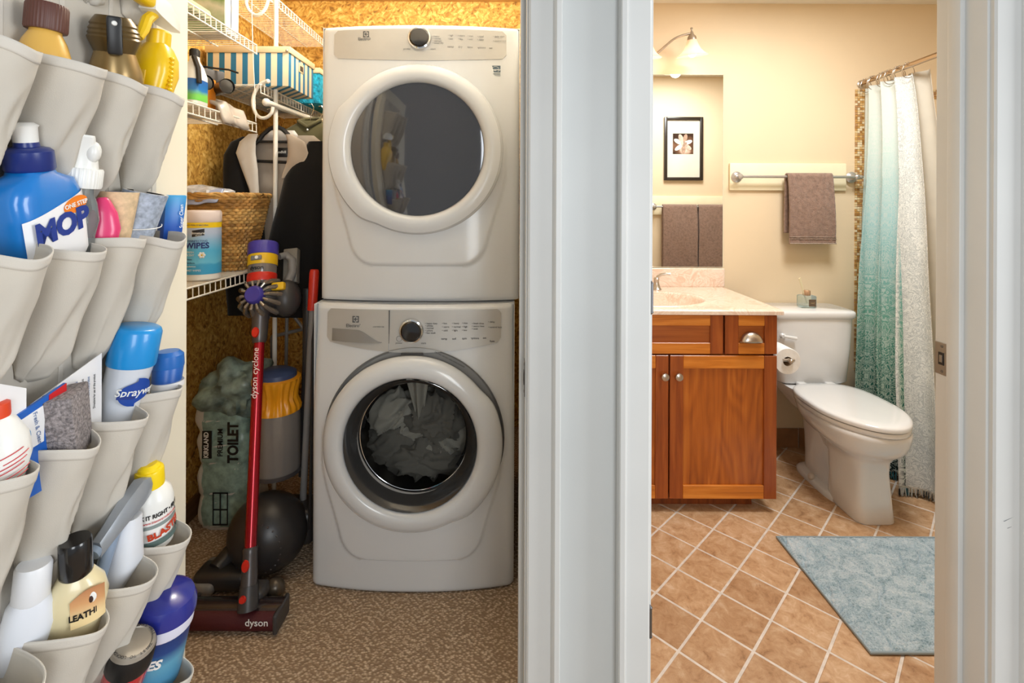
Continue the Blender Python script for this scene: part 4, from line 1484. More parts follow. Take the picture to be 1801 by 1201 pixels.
# cup pull: half dome open below
cp = G()
rings = []
for k in range(13):
    a = PI * k / 12
    rings.append([(.046 * math.cos(a), -.001 - .026 * math.sin(b) * (.35 + .65 * math.sin(a)), .043 * math.sin(a) * math.cos(b)) for b in [PI / 2 * q / 8 for q in range(9)]])
cp.loft(rings, False, False, False, T(cx_(1.049), 0, .733))
o_ = cp.obj('cup_pull', NICKEL, dw, 60)
md = o_.modifiers.new('t', 'SOLIDIFY'); md.thickness = .002
G().rbox(cx_(1.049) - .047, cx_(1.049) + .047, -.004, .001, .729, .735, .001, 1).obj('pull_flange', NICKEL, dw)

# worktop with moulded oval basin
MARB = m_marble()
ct = thing('countertop', 'swirled cream marble worktop with a moulded oval basin and backsplash', 'worktop', (.285, VF, .851))
CW, CY0, CY1 = .892, -.021, BB - VF - .002
SX, SY, SA, SB = .69 - .285, 2.352 - VF, .232, .170
def top_pt(u, v):
    x, y = CW * u, CY0 + (CY1 - CY0) * v
    q = math.hypot((x - SX) / SA, (y - SY) / SB)
    z = .022
    if q < 1:
        z -= .125 * (1 - q ** 2.6) ** .75
    else:
        z += .004 * math.exp(-((q - 1.06) / .05) ** 2)
    e = min(CW - x, y - CY0)
    if e < .008:
        z -= .008 * (1 - math.sqrt(max(0, 1 - ((.008 - e) / .008) ** 2)))
    return (x, y, z)
tg = G()
tg.grid(top_pt, 150, 110)
to_ = tg.obj('top', MARB, ct, 60)
ed = G()
ed.loft([[(CW, CY0, z), (0, CY0, z)] for z in (.014, .006, 0)], False, False, False)
ed.loft([[(CW, CY1, z), (CW, CY0, z)] for z in (.014, .006, 0)], False, False, False)
ed.box(0, CW, CY0, CY0 + .04, -.0005, .0)
ed.box(CW - .03, CW, CY0, CY1, -.0005, .0)
ed.obj('edge', MARB, ct, 60)
G().rbox(0, CW + .003, CY1 - .026, CY1, .020, .122, .006, 3).obj('backsplash', MARB, ct)

fc = thing('faucet', 'brushed nickel basin faucet with curved lever handles', 'faucet', (.69, 2.605, .873))
for x in (-.095, .095):
    o_ = G().lathe([(.026, 0), (.026, .004), (.020, .012), (.014, .03), (.013, .05), (.015, .056), (.010, .064), (.001, .066)], 24, T(x, 0, 0)).obj('handle_base', NICKEL, fc)
    s = 1 if x > 0 else -1
    G().tube([(x, 0, .05), (x + s * .006, -.004, .068), (x + s * .022, -.010, .079), (x + s * .045, -.016, .084), (x + s * .066, -.02, .083)], [.010, .0085, .0075, .007, .0062], 12).obj('lever', NICKEL, o_)
G().lathe([(.028, 0), (.028, .005), (.02, .015), (.015, .05), (.014, .09)], 24).obj('spout_base', NICKEL, fc)
G().tube([(0, 0, .08), (0, -.01, .115), (0, -.045, .135), (0, -.09, .125), (0, -.115, .10)], [.014, .013, .012, .011, .011], 14).obj('spout', NICKEL, fc)

# mirror
mr = thing('wall_mirror', 'frameless wall mirror above the vanity backsplash', 'mirror', (.285, BB, .977))
G().box(0, .891, -.008, -.001, 0, 1.043).obj('mirror_glass', m_mirror(), mr, 0)
EDG = mat('polished mirror edge', (222, 216, 190), .15)
for a in ((.890, .8925, -.0088, -.001, 0, 1.045), (0, .8925, -.0088, -.001, 1.0425, 1.045), (0, .8925, -.0088, -.001, -.001, .001)):
    G().box(*a).obj('mirror_edge', EDG, mr, 0)

# light bar above the mirror
FROST = NT('frosted alabaster glass')
FROST.b.inputs['Base Color'].default_value = lin((246, 232, 218))
FROST.b.inputs['Roughness'].default_value = .45
_tr = FROST.n('ShaderNodeBsdfTranslucent')
_tr.inputs[0].default_value = lin((255, 240, 224))
_mx = FROST.n('ShaderNodeMixShader')
_mx.inputs[0].default_value = .55
FROST.l(FROST.b.outputs[0], _mx.inputs[1]); FROST.l(_tr.outputs[0], _mx.inputs[2]); FROST.l(_mx.outputs[0], FROST.out.inputs[0])
BULB = mat('glowing bulb', (255, 244, 226), .4, emit=((255, 240, 216), 3))
lf = thing('vanity_light', 'brushed nickel wall light with frosted bell shades above the mirror', 'wall lamp', (.72, BB, 2.10))
G().lathe([(.065, 0), (.065, .008), (.05, .018), (.03, .026)], 32, RX(90)).obj('wall_plate', NICKEL, lf)
for k, xs in enumerate((-.225, 0, .228)):
    zt = .072 if k != 1 else .02
    ty = -.155
    if k == 1:
        pts = [(0, -.02, 0), (0, -.09, .075), (0, ty, .085)]
    else:
        s = -1 if k == 0 else 1
        pts = [(0, -.02, 0), (s * .055, -.06, -.005), (s * .10, -.10, .035), (s * .15, -.14, .078), (abs(xs) * s, ty, .095)]
    P = [Vector(p) for p in pts]
    for _ in range(2):
        Q = [P[0]]
        for a, b in zip(P, P[1:]):
            Q += [a * .75 + b * .25, a * .25 + b * .75]
        P = Q + [P[-1]]
    ob_ = G().tube(P, .0062, 10).obj('arm', NICKEL, lf)
    zc = P[-1].z
    m = T(xs, ty, zc) @ RY(-5 if k == 2 else 0) @ RX(8) @ Matrix.Scale(.80, 4)
    G().lathe([(.001, .036), (.007, .034), (.009, .028), (.005, .022), (.006, .012), (.010, .006), (.012, -.006), (.026, -.022), (.030, -.040), (.027, -.042)], 24, m).obj('socket', NICKEL, ob_)
    sh = [(.026, -.036), (.031, -.050), (.040, -.075), (.055, -.105), (.078, -.128), (.098, -.142), (.0965, -.1445), (.075, -.131), (.052, -.107), (.037, -.076), (.028, -.050), (.024, -.038)]
    G().lathe(sh, 40, m, False, False).obj('shade', FROST.m, ob_, 60)
    G().ball((0, 0, -.118), (.030, .030, .034), 18, 12, m).obj('bulb', BULB, ob_, 60)
    pl = point_light('vanity_bulb_light', (0, 0, 0), .5, (1.0, .87, .70), .03)
    wl = T(.72, BB, 2.10) @ m @ Vector((0, 0, -.165))
    pl.location = wl

# ------------------------------------------------------------------ towel bars and towels
BOARD = mat('cream painted board', (244, 232, 198), .5)
NP = mat('pewter bar', (196, 192, 188), .28, metal=.7)
def towel_bar(label, x0, x1, zc, y, face, bx0, bx1, bz0, bz1):
    """face -1: on a back wall looking to the camera; +1: on the front wall"""
    t = thing('towel_bar', label, 'towel bar', ((x0 + x1) / 2, y, zc))
    mx_ = (x0 + x1) / 2
    ya, yb = sorted((0.001 * face, .016 * face))
    G().rbox(bx0 - mx_, bx1 - mx_, ya, yb, bz0 - zc, bz1 - zc, .004, 2).obj('backing_board', BOARD, t)
    yb_ = .062 * face
    for x in (x0 + .02 - mx_, x1 - .02 - mx_):
        q = T(x, .015 * face, 0) @ RX(-90 * face)
        o = G().lathe([(.028, 0), (.030, .004), (.026, .008), (.015, .014), (.010, .026), (.010, .040), (.014, .046), (.014, .054), (.008, .060), (.001, .061)], 24, q).obj('bar_post', NP, t)
    G().tube([(x0 - mx_, yb_, 0), (x1 - mx_, yb_, 0)], .0075, 14).obj('bar', NP, t)
    for x in (x0 - mx_, x1 - mx_):
        G().ball((x, yb_, 0), (.014, .010, .010), 12, 8).obj('finial', NP, t)
    return yb_
TOWEL = m_towel('taupe terry towel', (150, 122, 106))
HEM = m_towel('pale towel hem', (186, 164, 148))
def towel(label, xc, y_bar, z_bar, w, df, db, face, seed, skew=0.0, group=None):
    t = thing('hand_towel', label, 'towel', (xc, y_bar, z_bar - df), (0, 0, 0), group)
    r = .016
    Lt = df + db + PI * r
    def pt(u, v, off=0.0):
        s = v * Lt
        x = (u - .5) * w
        if s < db:
            yy_, zz = -face * (r), df - db + s
            yy_ = -face * (r + .004 * (1 - s / db))
            zz = df - (db - s)
        elif s < db + PI * r:
            a = (s - db) / r
            yy_, zz = -face * r * math.cos(a), df + r * math.sin(a)
        else:
            q = s - db - PI * r
            yy_, zz = face * (r + .010 * math.sin(PI * min(1, q / df))), df - q
            x += skew * q
            x *= 1 + .03 * q / df
        n_ = .007 * noise.noise(Vector((x * 10 + seed, zz * 4, seed))) + .0025 * noise.noise(Vector((x * 60, zz * 60, seed)))
        return (x, yy_ + n_ + off * face, zz)
    gg = G()
    gg.grid(pt, 40, 90)
    o = gg.obj('terry', TOWEL, t, 80)
    m_ = o.modifiers.new('t', 'SOLIDIFY'); m_.thickness = .009; m_.offset = 0
    for v0, v1, nm, mm in ((.985, 1.0, 'hem', HEM), (.922, .930, 'band', HEM), (.895, .902, 'band', HEM)):
        vv = lambda f: (db + PI * r + df * f) / Lt
        g2 = G()
        a_, b_ = vv(v0), vv(v1)
        g2.grid(lambda u, v: pt(u, a_ + (b_ - a_) * v, .0062), 30, 2)
        h = g2.obj(nm, mm, t, 80)
        m_ = h.modifiers.new('t', 'SOLIDIFY'); m_.thickness = .003; m_.offset = 0
    return t
yb = towel_bar('pewter towel bar on a cream board above the toilet', 1.225, 1.885, 1.466, BB, -1, 1.210, 1.840, 1.394, 1.541)
towel('taupe hand towel with a pale hem hanging over the toilet', 1.607, BB + yb, 1.466, .236, .355, .30, -1, 3, .03)
yb = towel_bar('pewter towel bar on a cream board, seen in the mirror', 1.235, 1.93, 1.295, Y1, 1, 1.225, 1.93, 1.225, 1.385)
towel('taupe towel nearer the picture edge, first of the two seen in the mirror', 1.464, Y1 + yb, 1.295, .285, .60, .52, 1, 5, group='towels seen in the mirror')
towel('taupe towel cut by the mirror edge, second of the two in the mirror', 1.765, Y1 + yb, 1.295, .285, .60, .52, 1, 8, group='towels seen in the mirror')

# framed photograph on the wall by the door, seen in the mirror
def m_flower():
    t = NT('sepia flower photograph')
    v = t.coords((1, 1, 1), loc=(-.02, 0, -.01))
    vo = t.n('ShaderNodeTexVoronoi', feature='SMOOTH_F1')
    vo.inputs['Scale'].default_value = 15
    t.l(v, vo.inputs['Vector'])
    n_ = t.noise(v, 26, 3)
    g_ = t.n('ShaderNodeTexGradient', gradient_type='SPHERICAL')
    mp = t.coords((10, 10, 10))
    t.l(mp, g_.inputs[0])
    f = t.math('ADD', t.math('MULTIPLY', g_.outputs[1], .55), t.math('MULTIPLY', t.math('SUBTRACT', .75, vo.outputs['Distance']), .55))
    f = t.math('ADD', f, t.math('MULTIPLY', n_, .15))
    c = t.ramp(f, [(.3, (52, 32, 22)), (.5, (120, 84, 64)), (.68, (206, 176, 154)), (.9, (250, 238, 226))])
    t.l(c, t.b.inputs['Base Color'])
    t.b.inputs['Roughness'].default_value = .3
    return t.m
pf = thing('framed_photo', 'black framed sepia flower photo with a wide mat, reflected in the mirror', 'picture', (1.5125, Y1, 1.79))
FRM = mat('black brown frame', (44, 36, 30), .3)
hw, hh_ = .1655, .27
for a in ((-hw, -hw + .026, -hh_, hh_), (hw - .026, hw, -hh_, hh_), (-hw + .02, hw - .02, hh_ - .026, hh_), (-hw + .02, hw - .02, -hh_, -hh_ + .026)):
    G().rbox(a[0], a[1], .002, .026, a[2], a[3], .004, 2).obj('frame_bar', FRM, pf)
G().box(-hw + .02, hw - .02, .004, .010, -hh_ + .02, hh_ - .02).obj('mat_board', mat('off white mat board', (222, 214, 196), .7), pf, 0)
pp = G().box(-.09, .085, .010, .0115, -.045, .13).obj('photo_print', m_flower(), pf, 0)
PET = [mat('sepia petal %d' % k, c, .4, var=(50, .18)) for k, c in enumerate(((246, 232, 218), (216, 190, 170), (178, 146, 124)))]
for k, (px_, pz_, a_, l_, w_) in enumerate(((-.045, .06, 150, .040, .018), (-.02, .085, 110, .040, .020), (.015, .09, 75, .036, .018), (.04, .055, 20, .036, .017), (.035, .015, -35, .038, .018), (0, -.005, -90, .036, .018), (-.04, .01, 215, .040, .017), (-.01, .045, 100, .022, .013), (.012, .04, 40, .020, .012))):
    q = T(px_, .0118 + .0003 * k, pz_) @ RY(-a_)
    G().loft([[(l_ * math.cos(2 * PI * i / 20) * (1 if kk == 0 else .98), .0004 * kk, w_ * math.sin(2 * PI * i / 20)) for i in range(20)] for kk in (0, 1)], mx=q).obj('petal', PET[k % 3], pp, 0)

# ------------------------------------------------------------------ toilet
tl = thing('toilet', 'white two-piece toilet with closed lid between the vanity and the shower curtain', 'toilet', (1.54, BB, 0))
bw = G()
def ring(z, yc, hw, hl, n):
    return sup(0, yc, z, hw, hl, n, 48)
bw.loft([ring(z, yc, a, b, n) for z, yc, a, b, n in (
    (0.0, -.548, .082, .112, 5), (.006, -.548, .085, .115, 5), (.10, -.543, .077, .113, 5), (.20, -.532, .073, .118, 4.5), (.245, -.522, .080, .132, 4), (.268, -.512, .098, .158, 3.2),
    (.29, -.50, .128, .20, 2.7), (.315, -.49, .152, .237, 2.4), (.345, -.482, .168, .258, 2.25), (.37, -.478, .175, .268, 2.2), (.386, -.476, .176, .270, 2.2), (.392, -.476, .170, .264, 2.2))])
bw.loft([ring(z, yc, a, b, n) for z, yc, a, b, n in (
    (0.0, -.36, .098, .17, 4), (.016, -.36, .098, .17, 4), (.026, -.36, .088, .16, 4), (.034, -.34, .066, .13, 3), (.10, -.30, .060, .10, 2.4), (.18, -.30, .064, .10, 2.4), (.27, -.31, .072, .12, 2.4), (.36, -.33, .10, .16, 2.6), (.39, -.33, .11, .17, 2.8))])
bw.loft([ring(z, yc, a, b, n) for z, yc, a, b, n in ((.20, -.42, .05, .16, 2.5), (.26, -.42, .07, .2, 2.5), (.32, -.42, .10, .22, 2.5))])
bw.loft([ring(z, yc, a, b, n) for z, yc, a, b, n in ((.30, -.20, .075, .12, 3), (.36, -.17, .115, .14, 4), (.405, -.16, .145, .145, 6), (.418, -.16, .145, .145, 6))])
bw.obj('bowl', PORC, tl, 50)
for s in (-1, 1):
    G().ball((s * .088, -.35, .030), (.016, .016, .018), 14, 10).obj('bolt_cap', mat('ivory bolt cap', (226, 214, 200), .3), tl)
def egg(z, k=1.0, y0=-.245, y1=-.755, w=.181):
    r = []
    N = 72
    for i in range(N):
        t_ = 2 * PI * i / N
        c, s = math.cos(t_), math.sin(t_)
        yc, hl = (y0 + y1) / 2, (y0 - y1) / 2
        sh_ = w * (1 - .13 * max(0, -s) ** 2 * 1.0)
        n = 2.1 if s < 0 else 3.2
        x = sh_ * math.copysign(abs(c) ** (2 / n), c)
        y = yc + hl * math.copysign(abs(s) ** (2 / n), s)
        r.append((x * k, yc + (y - yc) * k, z))
    return r
G().loft([egg(.393, .97), egg(.396, .985), egg(.410, .985), egg(.413, .975)]).obj('seat', PORC, tl, 50)
G().loft([egg(.416, .975), egg(.418, .995), egg(.430, 1.0), egg(.436, .985), egg(.440, .94), egg(.4425, .80), egg(.4435, .4)]).obj('lid', PORC, tl, 50)
for s in (-1, 1):
    G().rbox(s * .07 - .022, s * .07 + .022, -.262, -.222, .41, .437, .006, 3).obj('lid_hinge', PORC, tl)
tk = G()
tk.loft([sup(0, -.128, z, a, b, 7, 48) for z, a, b in ((.425, .165, .095), (.435, .178, .102), (.60, .194, .106), (.757, .203, .109))])
tk.obj('tank', PORC, tl, 50)
G().loft([sup(0, -.128, z, a, b, 8, 56) for z, a, b in ((.750, .206, .112), (.756, .213, .117), (.776, .214, .118), (.784, .211, .115), (.788, .203, .108))]).obj('tank_lid', PORC, tl, 50)
lv = G().lathe([(.014, 0), (.014, .006), (.008, .012)], 16, T(-.165, -.236, .667) @ RX(90)).obj('flush_lever', PORC, tl)
G().tube([(-.165, -.248, .667), (-.14, -.252, .664), (-.105, -.252, .658)], [.007, .008, .009], 10).obj('lever_arm', PORC, lv)
G().tube([(-.15, -.12, .43), (-.17, -.09, .34), (-.19, -.07, .28), (-.17, -.05, .20), (-.19, -.03, .15)], .005, 8).obj('supply_hose', mat('braided hose', (110, 106, 100), .4, metal=.5), tl)
vl = G().lathe([(.018, 0), (.018, .004), (.010, .006), (.010, .03)], 16, T(-.19, -.012, .15) @ RX(90)).obj('shutoff_valve', CHROME, tl)
G().ball((-.19, -.05, .15), (.013, .008, .02), 12, 8).obj('valve_handle', PWHITE, vl)

# reed diffuser on the tank
rd = thing('reed_diffuser', 'small glass reed diffuser with a brown label on the toilet tank', 'diffuser', (1.555, 2.585, .789))
CG = m_glass('pale blue glass', (226, 234, 232), .22, .05, (236, 244, 242))
G().rbox(-.038, .038, -.026, .026, 0, .062, .006, 3).obj('bottle', CG, rd)
G().lathe([(.017, .060), (.018, .064), (.018, .084), (.016, .087)], 20).obj('collar', mat('copper collar', (196, 158, 124), .35, metal=.4), rd)
G().rbox(-.004, .032, -.0275, -.0258, .008, .044, .0004, 1).obj('label', mat('brown paper label', (98, 78, 58), .6), rd)
lettering(rd, 'reed', .010, mat('gold print', (200, 170, 120), .5), T(.014, -.0278, .026), name='label_print')
REED = mat('pale reed', (236, 222, 184), .7)
G().tube([(.0, 0, .02), (-.045, -.01, .15)], .0035, 6).obj('reed', REED, rd)
G().tube([(.003, .005, .02), (-.034, 0, .152)], .003, 6).obj('reed', REED, rd)

# toilet roll on the vanity's flank
th_ = thing('roll_holder', 'brushed nickel toilet roll holder on the side of the vanity', 'holder', (1.16, 2.30, .650))
G().lathe([(.022, 0), (.022, .004), (.014, .010)], 20, T(0, 0, 0) @ RY(90)).obj('rosette', NICKEL, th_)
G().tube([(.005, 0, 0), (.045, 0, 0), (.056, -.01, 0), (.058, -.03, 0), (.058, -.165, 0)], .008, 12).obj('arm', NICKEL, th_)
G().ball((.058, -.168, 0), .011, 12, 8).obj('arm_tip', NICKEL, th_)
G().tube([(.034, -.150, 0), (.082, -.150, 0)], .006, 10).obj('stop_bar', NICKEL, th_)
rl = thing('toilet_roll', 'white toilet paper roll on the nickel holder beside the vanity', 'toilet roll', (1.218, 2.21, .650))
PAPER = mat('soft white tissue', (246, 244, 240), .9, var=(40, .03), bump=(120, .3))
G().lathe([(.020, -.052), (.055, -.052), (.0565, -.049), (.0565, .049), (.055, .052), (.020, .052)], 40, T(0, 0, -.008) @ RX(90), False, False).obj('paper', PAPER, rl)
G().lathe([(.020, -.052), (.020, .052)], 24, T(0, 0, -.008) @ RX(90), False, False).obj('core', mat('card core', (176, 148, 116), .9), rl)

# ------------------------------------------------------------------ tub, rod, curtain, liner
tub = thing('bathtub', 'white bathtub behind the shower curtain', 'bathtub', (2.32, 1.94, 0))
TB = mat('white acrylic', (244, 242, 236), .15, coat=.4)
tw, tlh = .37, .76
g_ = G()
def rr(z, a, b): return sup(0, 0, z, a, b, 12, 64)
g_.loft([rr(0, tw - .01, tlh), rr(.40, tw - .005, tlh), rr(.43, tw + .005, tlh), rr(.44, tw, tlh - .005), rr(.44, tw - .06, tlh - .07), rr(.42, tw - .07, tlh - .08), rr(.12, tw - .12, tlh - .16), rr(.09, tw - .17, tlh - .22)])
g_.obj('tub_shell', TB, tub, 50)
crd = thing('curtain_rod', 'tarnished nickel shower curtain rod over the tub', 'rod', (1.926, 2.0, 1.99))
G().tube([(0, -.85, .03), (0, .70, -.012)], .0125, 16).obj('rod', m_brushed('tarnished rod', (190, 166, 140), .22), crd)
G().lathe([(.022, 0), (.022, .005), (.014, .010)], 20, T(0, BB - 2.0 - .001, -.018) @ RX(90)).obj('end_flange', NICKEL, crd)

def m_curtain():
    t = NT('ombre damask curtain')
    uvn = t.n('ShaderNodeUVMap')
    uvn.uv_map = 'UVMap'
    s = t.n('ShaderNodeSeparateXYZ')
    t.l(uvn.outputs[0], s.inputs[0])
    u, h = s.outputs[0], s.outputs[1]            # metres across the cloth, height above the hem
    # mirrored damask cell
    pu = t.math('PINGPONG', u, .13)
    ph = t.math('PINGPONG', t.math('ADD', h, t.math('MULTIPLY', u, 0.0)), .42)
    cb_ = t.n('ShaderNodeCombineXYZ')
    t.l(pu, cb_.inputs[0]); t.l(ph, cb_.inputs[1])
    n1 = t.noise(cb_.outputs[0], 9, 2, .5, .6)
    d = t.n('ShaderNodeVectorMath', operation='LENGTH')
    mp = t.n('ShaderNodeMapping')
    mp.inputs['Scale'].default_value = (1.0, .45, 1)
    t.l(cb_.outputs[0], mp.inputs[0])
    t.l(mp.outputs[0], d.inputs[0])
    vo = t.n('ShaderNodeTexVoronoi')
    vo.inputs['Scale'].default_value = 26
    t.l(cb_.outputs[0], vo.inputs['Vector'])
    n2 = t.noise(cb_.outputs[0], 34, 1, .4, 1.2)
    w1 = t.math('SINE', t.math('ADD', t.math('MULTIPLY', n2, 42.0), t.math('MULTIPLY', d.outputs['Value'], 60.0)))
    w2 = t.math('SINE', t.math('ADD', t.math('MULTIPLY', d.outputs['Value'], 70.0), t.math('MULTIPLY', n1, 4.0)))
    w = t.math('ADD', t.math('MULTIPLY', w1, .8), t.math('MULTIPLY', w2, .28))
    line = t.ramp(t.math('ADD', t.math('MULTIPLY', w, .5), .5), [(.42, (0, 0, 0, 1)), (.62, (1, 1, 1, 1))])
    hh = t.math('DIVIDE', h, 2.0)
    ground = t.ramp(hh, [(0, (30, 44, 42)), (.10, (34, 62, 54)), (.2, (60, 120, 104)), (.36, (120, 178, 156)), (.5, (150, 200, 196)), (.62, (176, 216, 216)), (.8, (216, 230, 222)), (1, (234, 238, 230))])
    ink = t.ramp(hh, [(0, (206, 214, 204)), (.2, (190, 210, 190)), (.4, (196, 216, 206)), (.6, (206, 224, 220)), (1, (240, 240, 232))])
    c = t.mix(line, ground, ink)
    # back of the cloth shows in the last fold: pale with a grey ghost of the print
    ghost = t.mix(line, lin((206, 208, 204)), lin((240, 240, 234)))
    sel = t.ramp(u, [(.76, (0, 0, 0, 1)), (.775, (1, 1, 1, 1))])
    c = t.mix(sel, c, ghost)
    t.l(c, t.b.inputs['Base Color'])
    t.b.inputs['Roughness'].default_value = .8
    t.b.inputs['Specular IOR Level'].default_value = .2
    tr = t.n('ShaderNodeBsdfTranslucent')
    t.l(c, tr.inputs[0])
    mx = t.n('ShaderNodeMixShader')
    mx.inputs[0].default_value = .25
    t.l(t.b.outputs[0], mx.inputs[1]); t.l(tr.outputs[0], mx.inputs[2]); t.l(mx.outputs[0], t.out.inputs[0])
    return t.m

def curtain_pt(s, v):
    """s 0..1 along the gathered cloth from the back wall towards the room, v 0 hem .. 1 top"""
    k = 1 - v
    y_far, y_near = 2.69 - .02 * k, 2.395 - .245 * k ** .8
    y = y_far + (y_near - y_far) * s
    xb = 1.926 - .062 * smooth01(k * 1.15) - .025 * s * k
    amp = .024 + .030 * smooth01(k * 1.3)
    ph = s * 2 * PI * 3.4 + .5
    x = xb + amp * math.sin(ph) + .010 * math.sin(ph * 2.3 + 1.0) * k
    y += amp * .55 * math.cos(ph)
    x += .006 * noise.noise(Vector((s * 8, v * 5, 1)))
    z = .022 + (1.945 - .022) * v
    return Vector((x, y, z))
cu = thing('shower_curtain', 'white to green ombre damask shower curtain gathered at the back of the tub', 'curtain', (1.90, 2.45, 0))
CO = Vector((1.90, 2.45, 0))
NU, NV = 190, 60
g_ = G()
g_.grid(lambda u, v: tuple(curtain_pt(u, v) - CO), NU, NV)
co_ = g_.obj('cloth', m_curtain(), cu, 80)
uvl = co_.data.uv_layers.new(name='UVMap')
# arc-length coordinate across the cloth, taken half way up
arc = [0.0]
for i in range(NU):
    arc.append(arc[-1] + (curtain_pt((i + 1) / NU, .35) - curtain_pt(i / NU, .35)).length)
sc_ = 1.0 / arc[-1]
uvs = []
for lp in co_.data.loops:
    vi = lp.vertex_index
    i, j = vi % (NU + 1), vi // (NU + 1)
    uvs += [arc[i] * sc_, 1.945 * j / NV]
uvl.data.foreach_set('uv', uvs)
m_ = co_.modifiers.new('t', 'SOLIDIFY'); m_.thickness = .0016
# tufted fringe on the hem
fg = G()
for i in range(0, 150):
    s = i / 150
    p = curtain_pt(s, 0) - CO
    fg.mi = (0 if s < .76 else 1) if random.random() < .55 else 2
    for q in range(2):
        a = Vector((random.uniform(-.006, .006), random.uniform(-.006, .006), random.uniform(-.02, -.008)))
        fg.tube([p + Vector((0, 0, .018)), p + a * .5, p + a], [.0024, .002, .0012], 4)
fg.obj('fringe', [mat('teal fringe', (44, 110, 120), .9), mat('grey fringe', (190, 192, 188), .9), mat('black fringe', (36, 40, 40), .9)], cu, 60, kind='stuff')
for i in range(9):
    p = curtain_pt(.04 + .92 * i / 8, 1) - CO
    zr = 1.985 - .027 * (p.y + CO.y - 2.0)
    ctr = Vector((1.926 - CO.x, p.y, zr + .0))
    rt = G().tube([ctr + Vector((.030 * math.sin(a), .004 * math.sin(a * 2), -.012 + .034 * math.cos(a))) for a in [2 * PI * q / 20 for q in range(20)]], .0018, 6, closed=True)
    ro_ = rt.obj('curtain_ring', NICKEL, cu)
    for q in range(5):
        a = -.9 + 1.8 * q / 4
        G().ball(ctr + Vector((.030 * math.sin(a), 0, -.010 + .036 * math.cos(a))), .0045, 8, 6).obj('ring_bead', NICKEL, ro_)
ln = thing('curtain_liner', 'plain translucent white liner hanging inside the shower curtain', 'curtain', (1.97, 2.3, .3))
LO = ln.location.copy()
g_ = G()
def liner(u, v):
    k = 1 - v
    y = 2.66 - (.32 + .20 * k) * u
    return tuple(Vector((1.985 + .02 * k + .016 * math.sin(u * 16), y, .46 + 1.50 * v)) - LO)
g_.grid(liner, 80, 24)
o_ = g_.obj('vinyl', m_fabric('milky liner vinyl', (236, 228, 212), .4, 60, .45), ln, 80)
m_ = o_.modifiers.new('t', 'SOLIDIFY'); m_.thickness = .001

# ------------------------------------------------------------------ bath mat
def m_mat():
    t = NT('pale blue tufted cotton')
    v = t.coords()
    n1 = t.noise(v, 210, 4, .7)
    n2 = t.noise(v, 11, 5, .65, 2.0)
    f = t.math('ADD', t.math('MULTIPLY', n1, .5), t.math('MULTIPLY', n2, .5))
    c = t.ramp(f, [(.36, (106, 138, 152)), (.45, (166, 192, 204)), (.53, (202, 220, 229)), (.64, (232, 241, 245))])
    t.l(c, t.b.inputs['Base Color'])
    t.b.inputs['Roughness'].default_value = .95
    t.b.inputs['Specular IOR Level'].default_value = .1
    t.b.inputs['Sheen Weight'].default_value = .3
    t.bump(n1, 1.0, .006)
    return t.m
bm_ = thing('bath_mat', 'pale blue tufted bath mat with a sculpted swirl on the tiles', 'mat', (1.074, 1.467, .001))
ML, MW = .84, .508
def mz(x, y):
    p = Vector((x * 7, y * 7, 2.0))
    w1 = noise.noise(p) * 2.2
    r = 1 - abs(math.sin(3.2 * w1 + x * 9 + noise.noise(p * 2.1) * 1.5))
    h = .0135 + .004 * noise.noise(p * 1.3) - .006 * smooth01((r - .66) / .34) + .0034 * noise.noise(Vector((x * 110, y * 110, 0))) + .0045 * noise.noise(Vector((x * 34, y * 48, 5)))
    e = min(x, y, MW - y, ML - x)
    h *= min(1, .35 + .65 * smooth01(e / .016))
    if e < .022 and e > .012:
        h -= .002
    return max(h, .0048)
g_ = G()
g_.grid(lambda u, v: (ML * u, MW * v, mz(ML * u, MW * v)), 330, 200)
g_.obj('pile', m_mat(), bm_, 80)
G().box(.001, ML - .001, .001, MW - .001, 0, .004).obj('backing', mat('grey mat backing', (112, 112, 108), .9), bm_, 0)
G().tube([(0, 0, .005), (0, MW, .005), (ML, MW, .005), (ML, 0, .005)], .0045, 8, closed=True).obj('bound_edge', mat('blue grey binding', (150, 164, 170), .9), bm_)
# ------------------------------------------------------------------ open closet door with the pocket organizer
XD = -.6745
DOORP = mat('cream white door paint', (240, 232, 212), .4, var=(3, .02))
dr_ = thing('closet_door', 'cream closet door standing open with the pocket organizer on it', 'door', (XD, 1.06, 0))
dr_['kind'] = 'structure'
G().rbox(-.035, 0, -.79, 0, .01, 2.04, .003, 2).obj('door_slab', DOORP, dr_)
for z in (.25, 1.05, 1.85):
    G().lathe([(.006, -.045), (.006, .045)], 12, T(-.042, .004, z)).obj('hinge', DSTEEL, dr_)

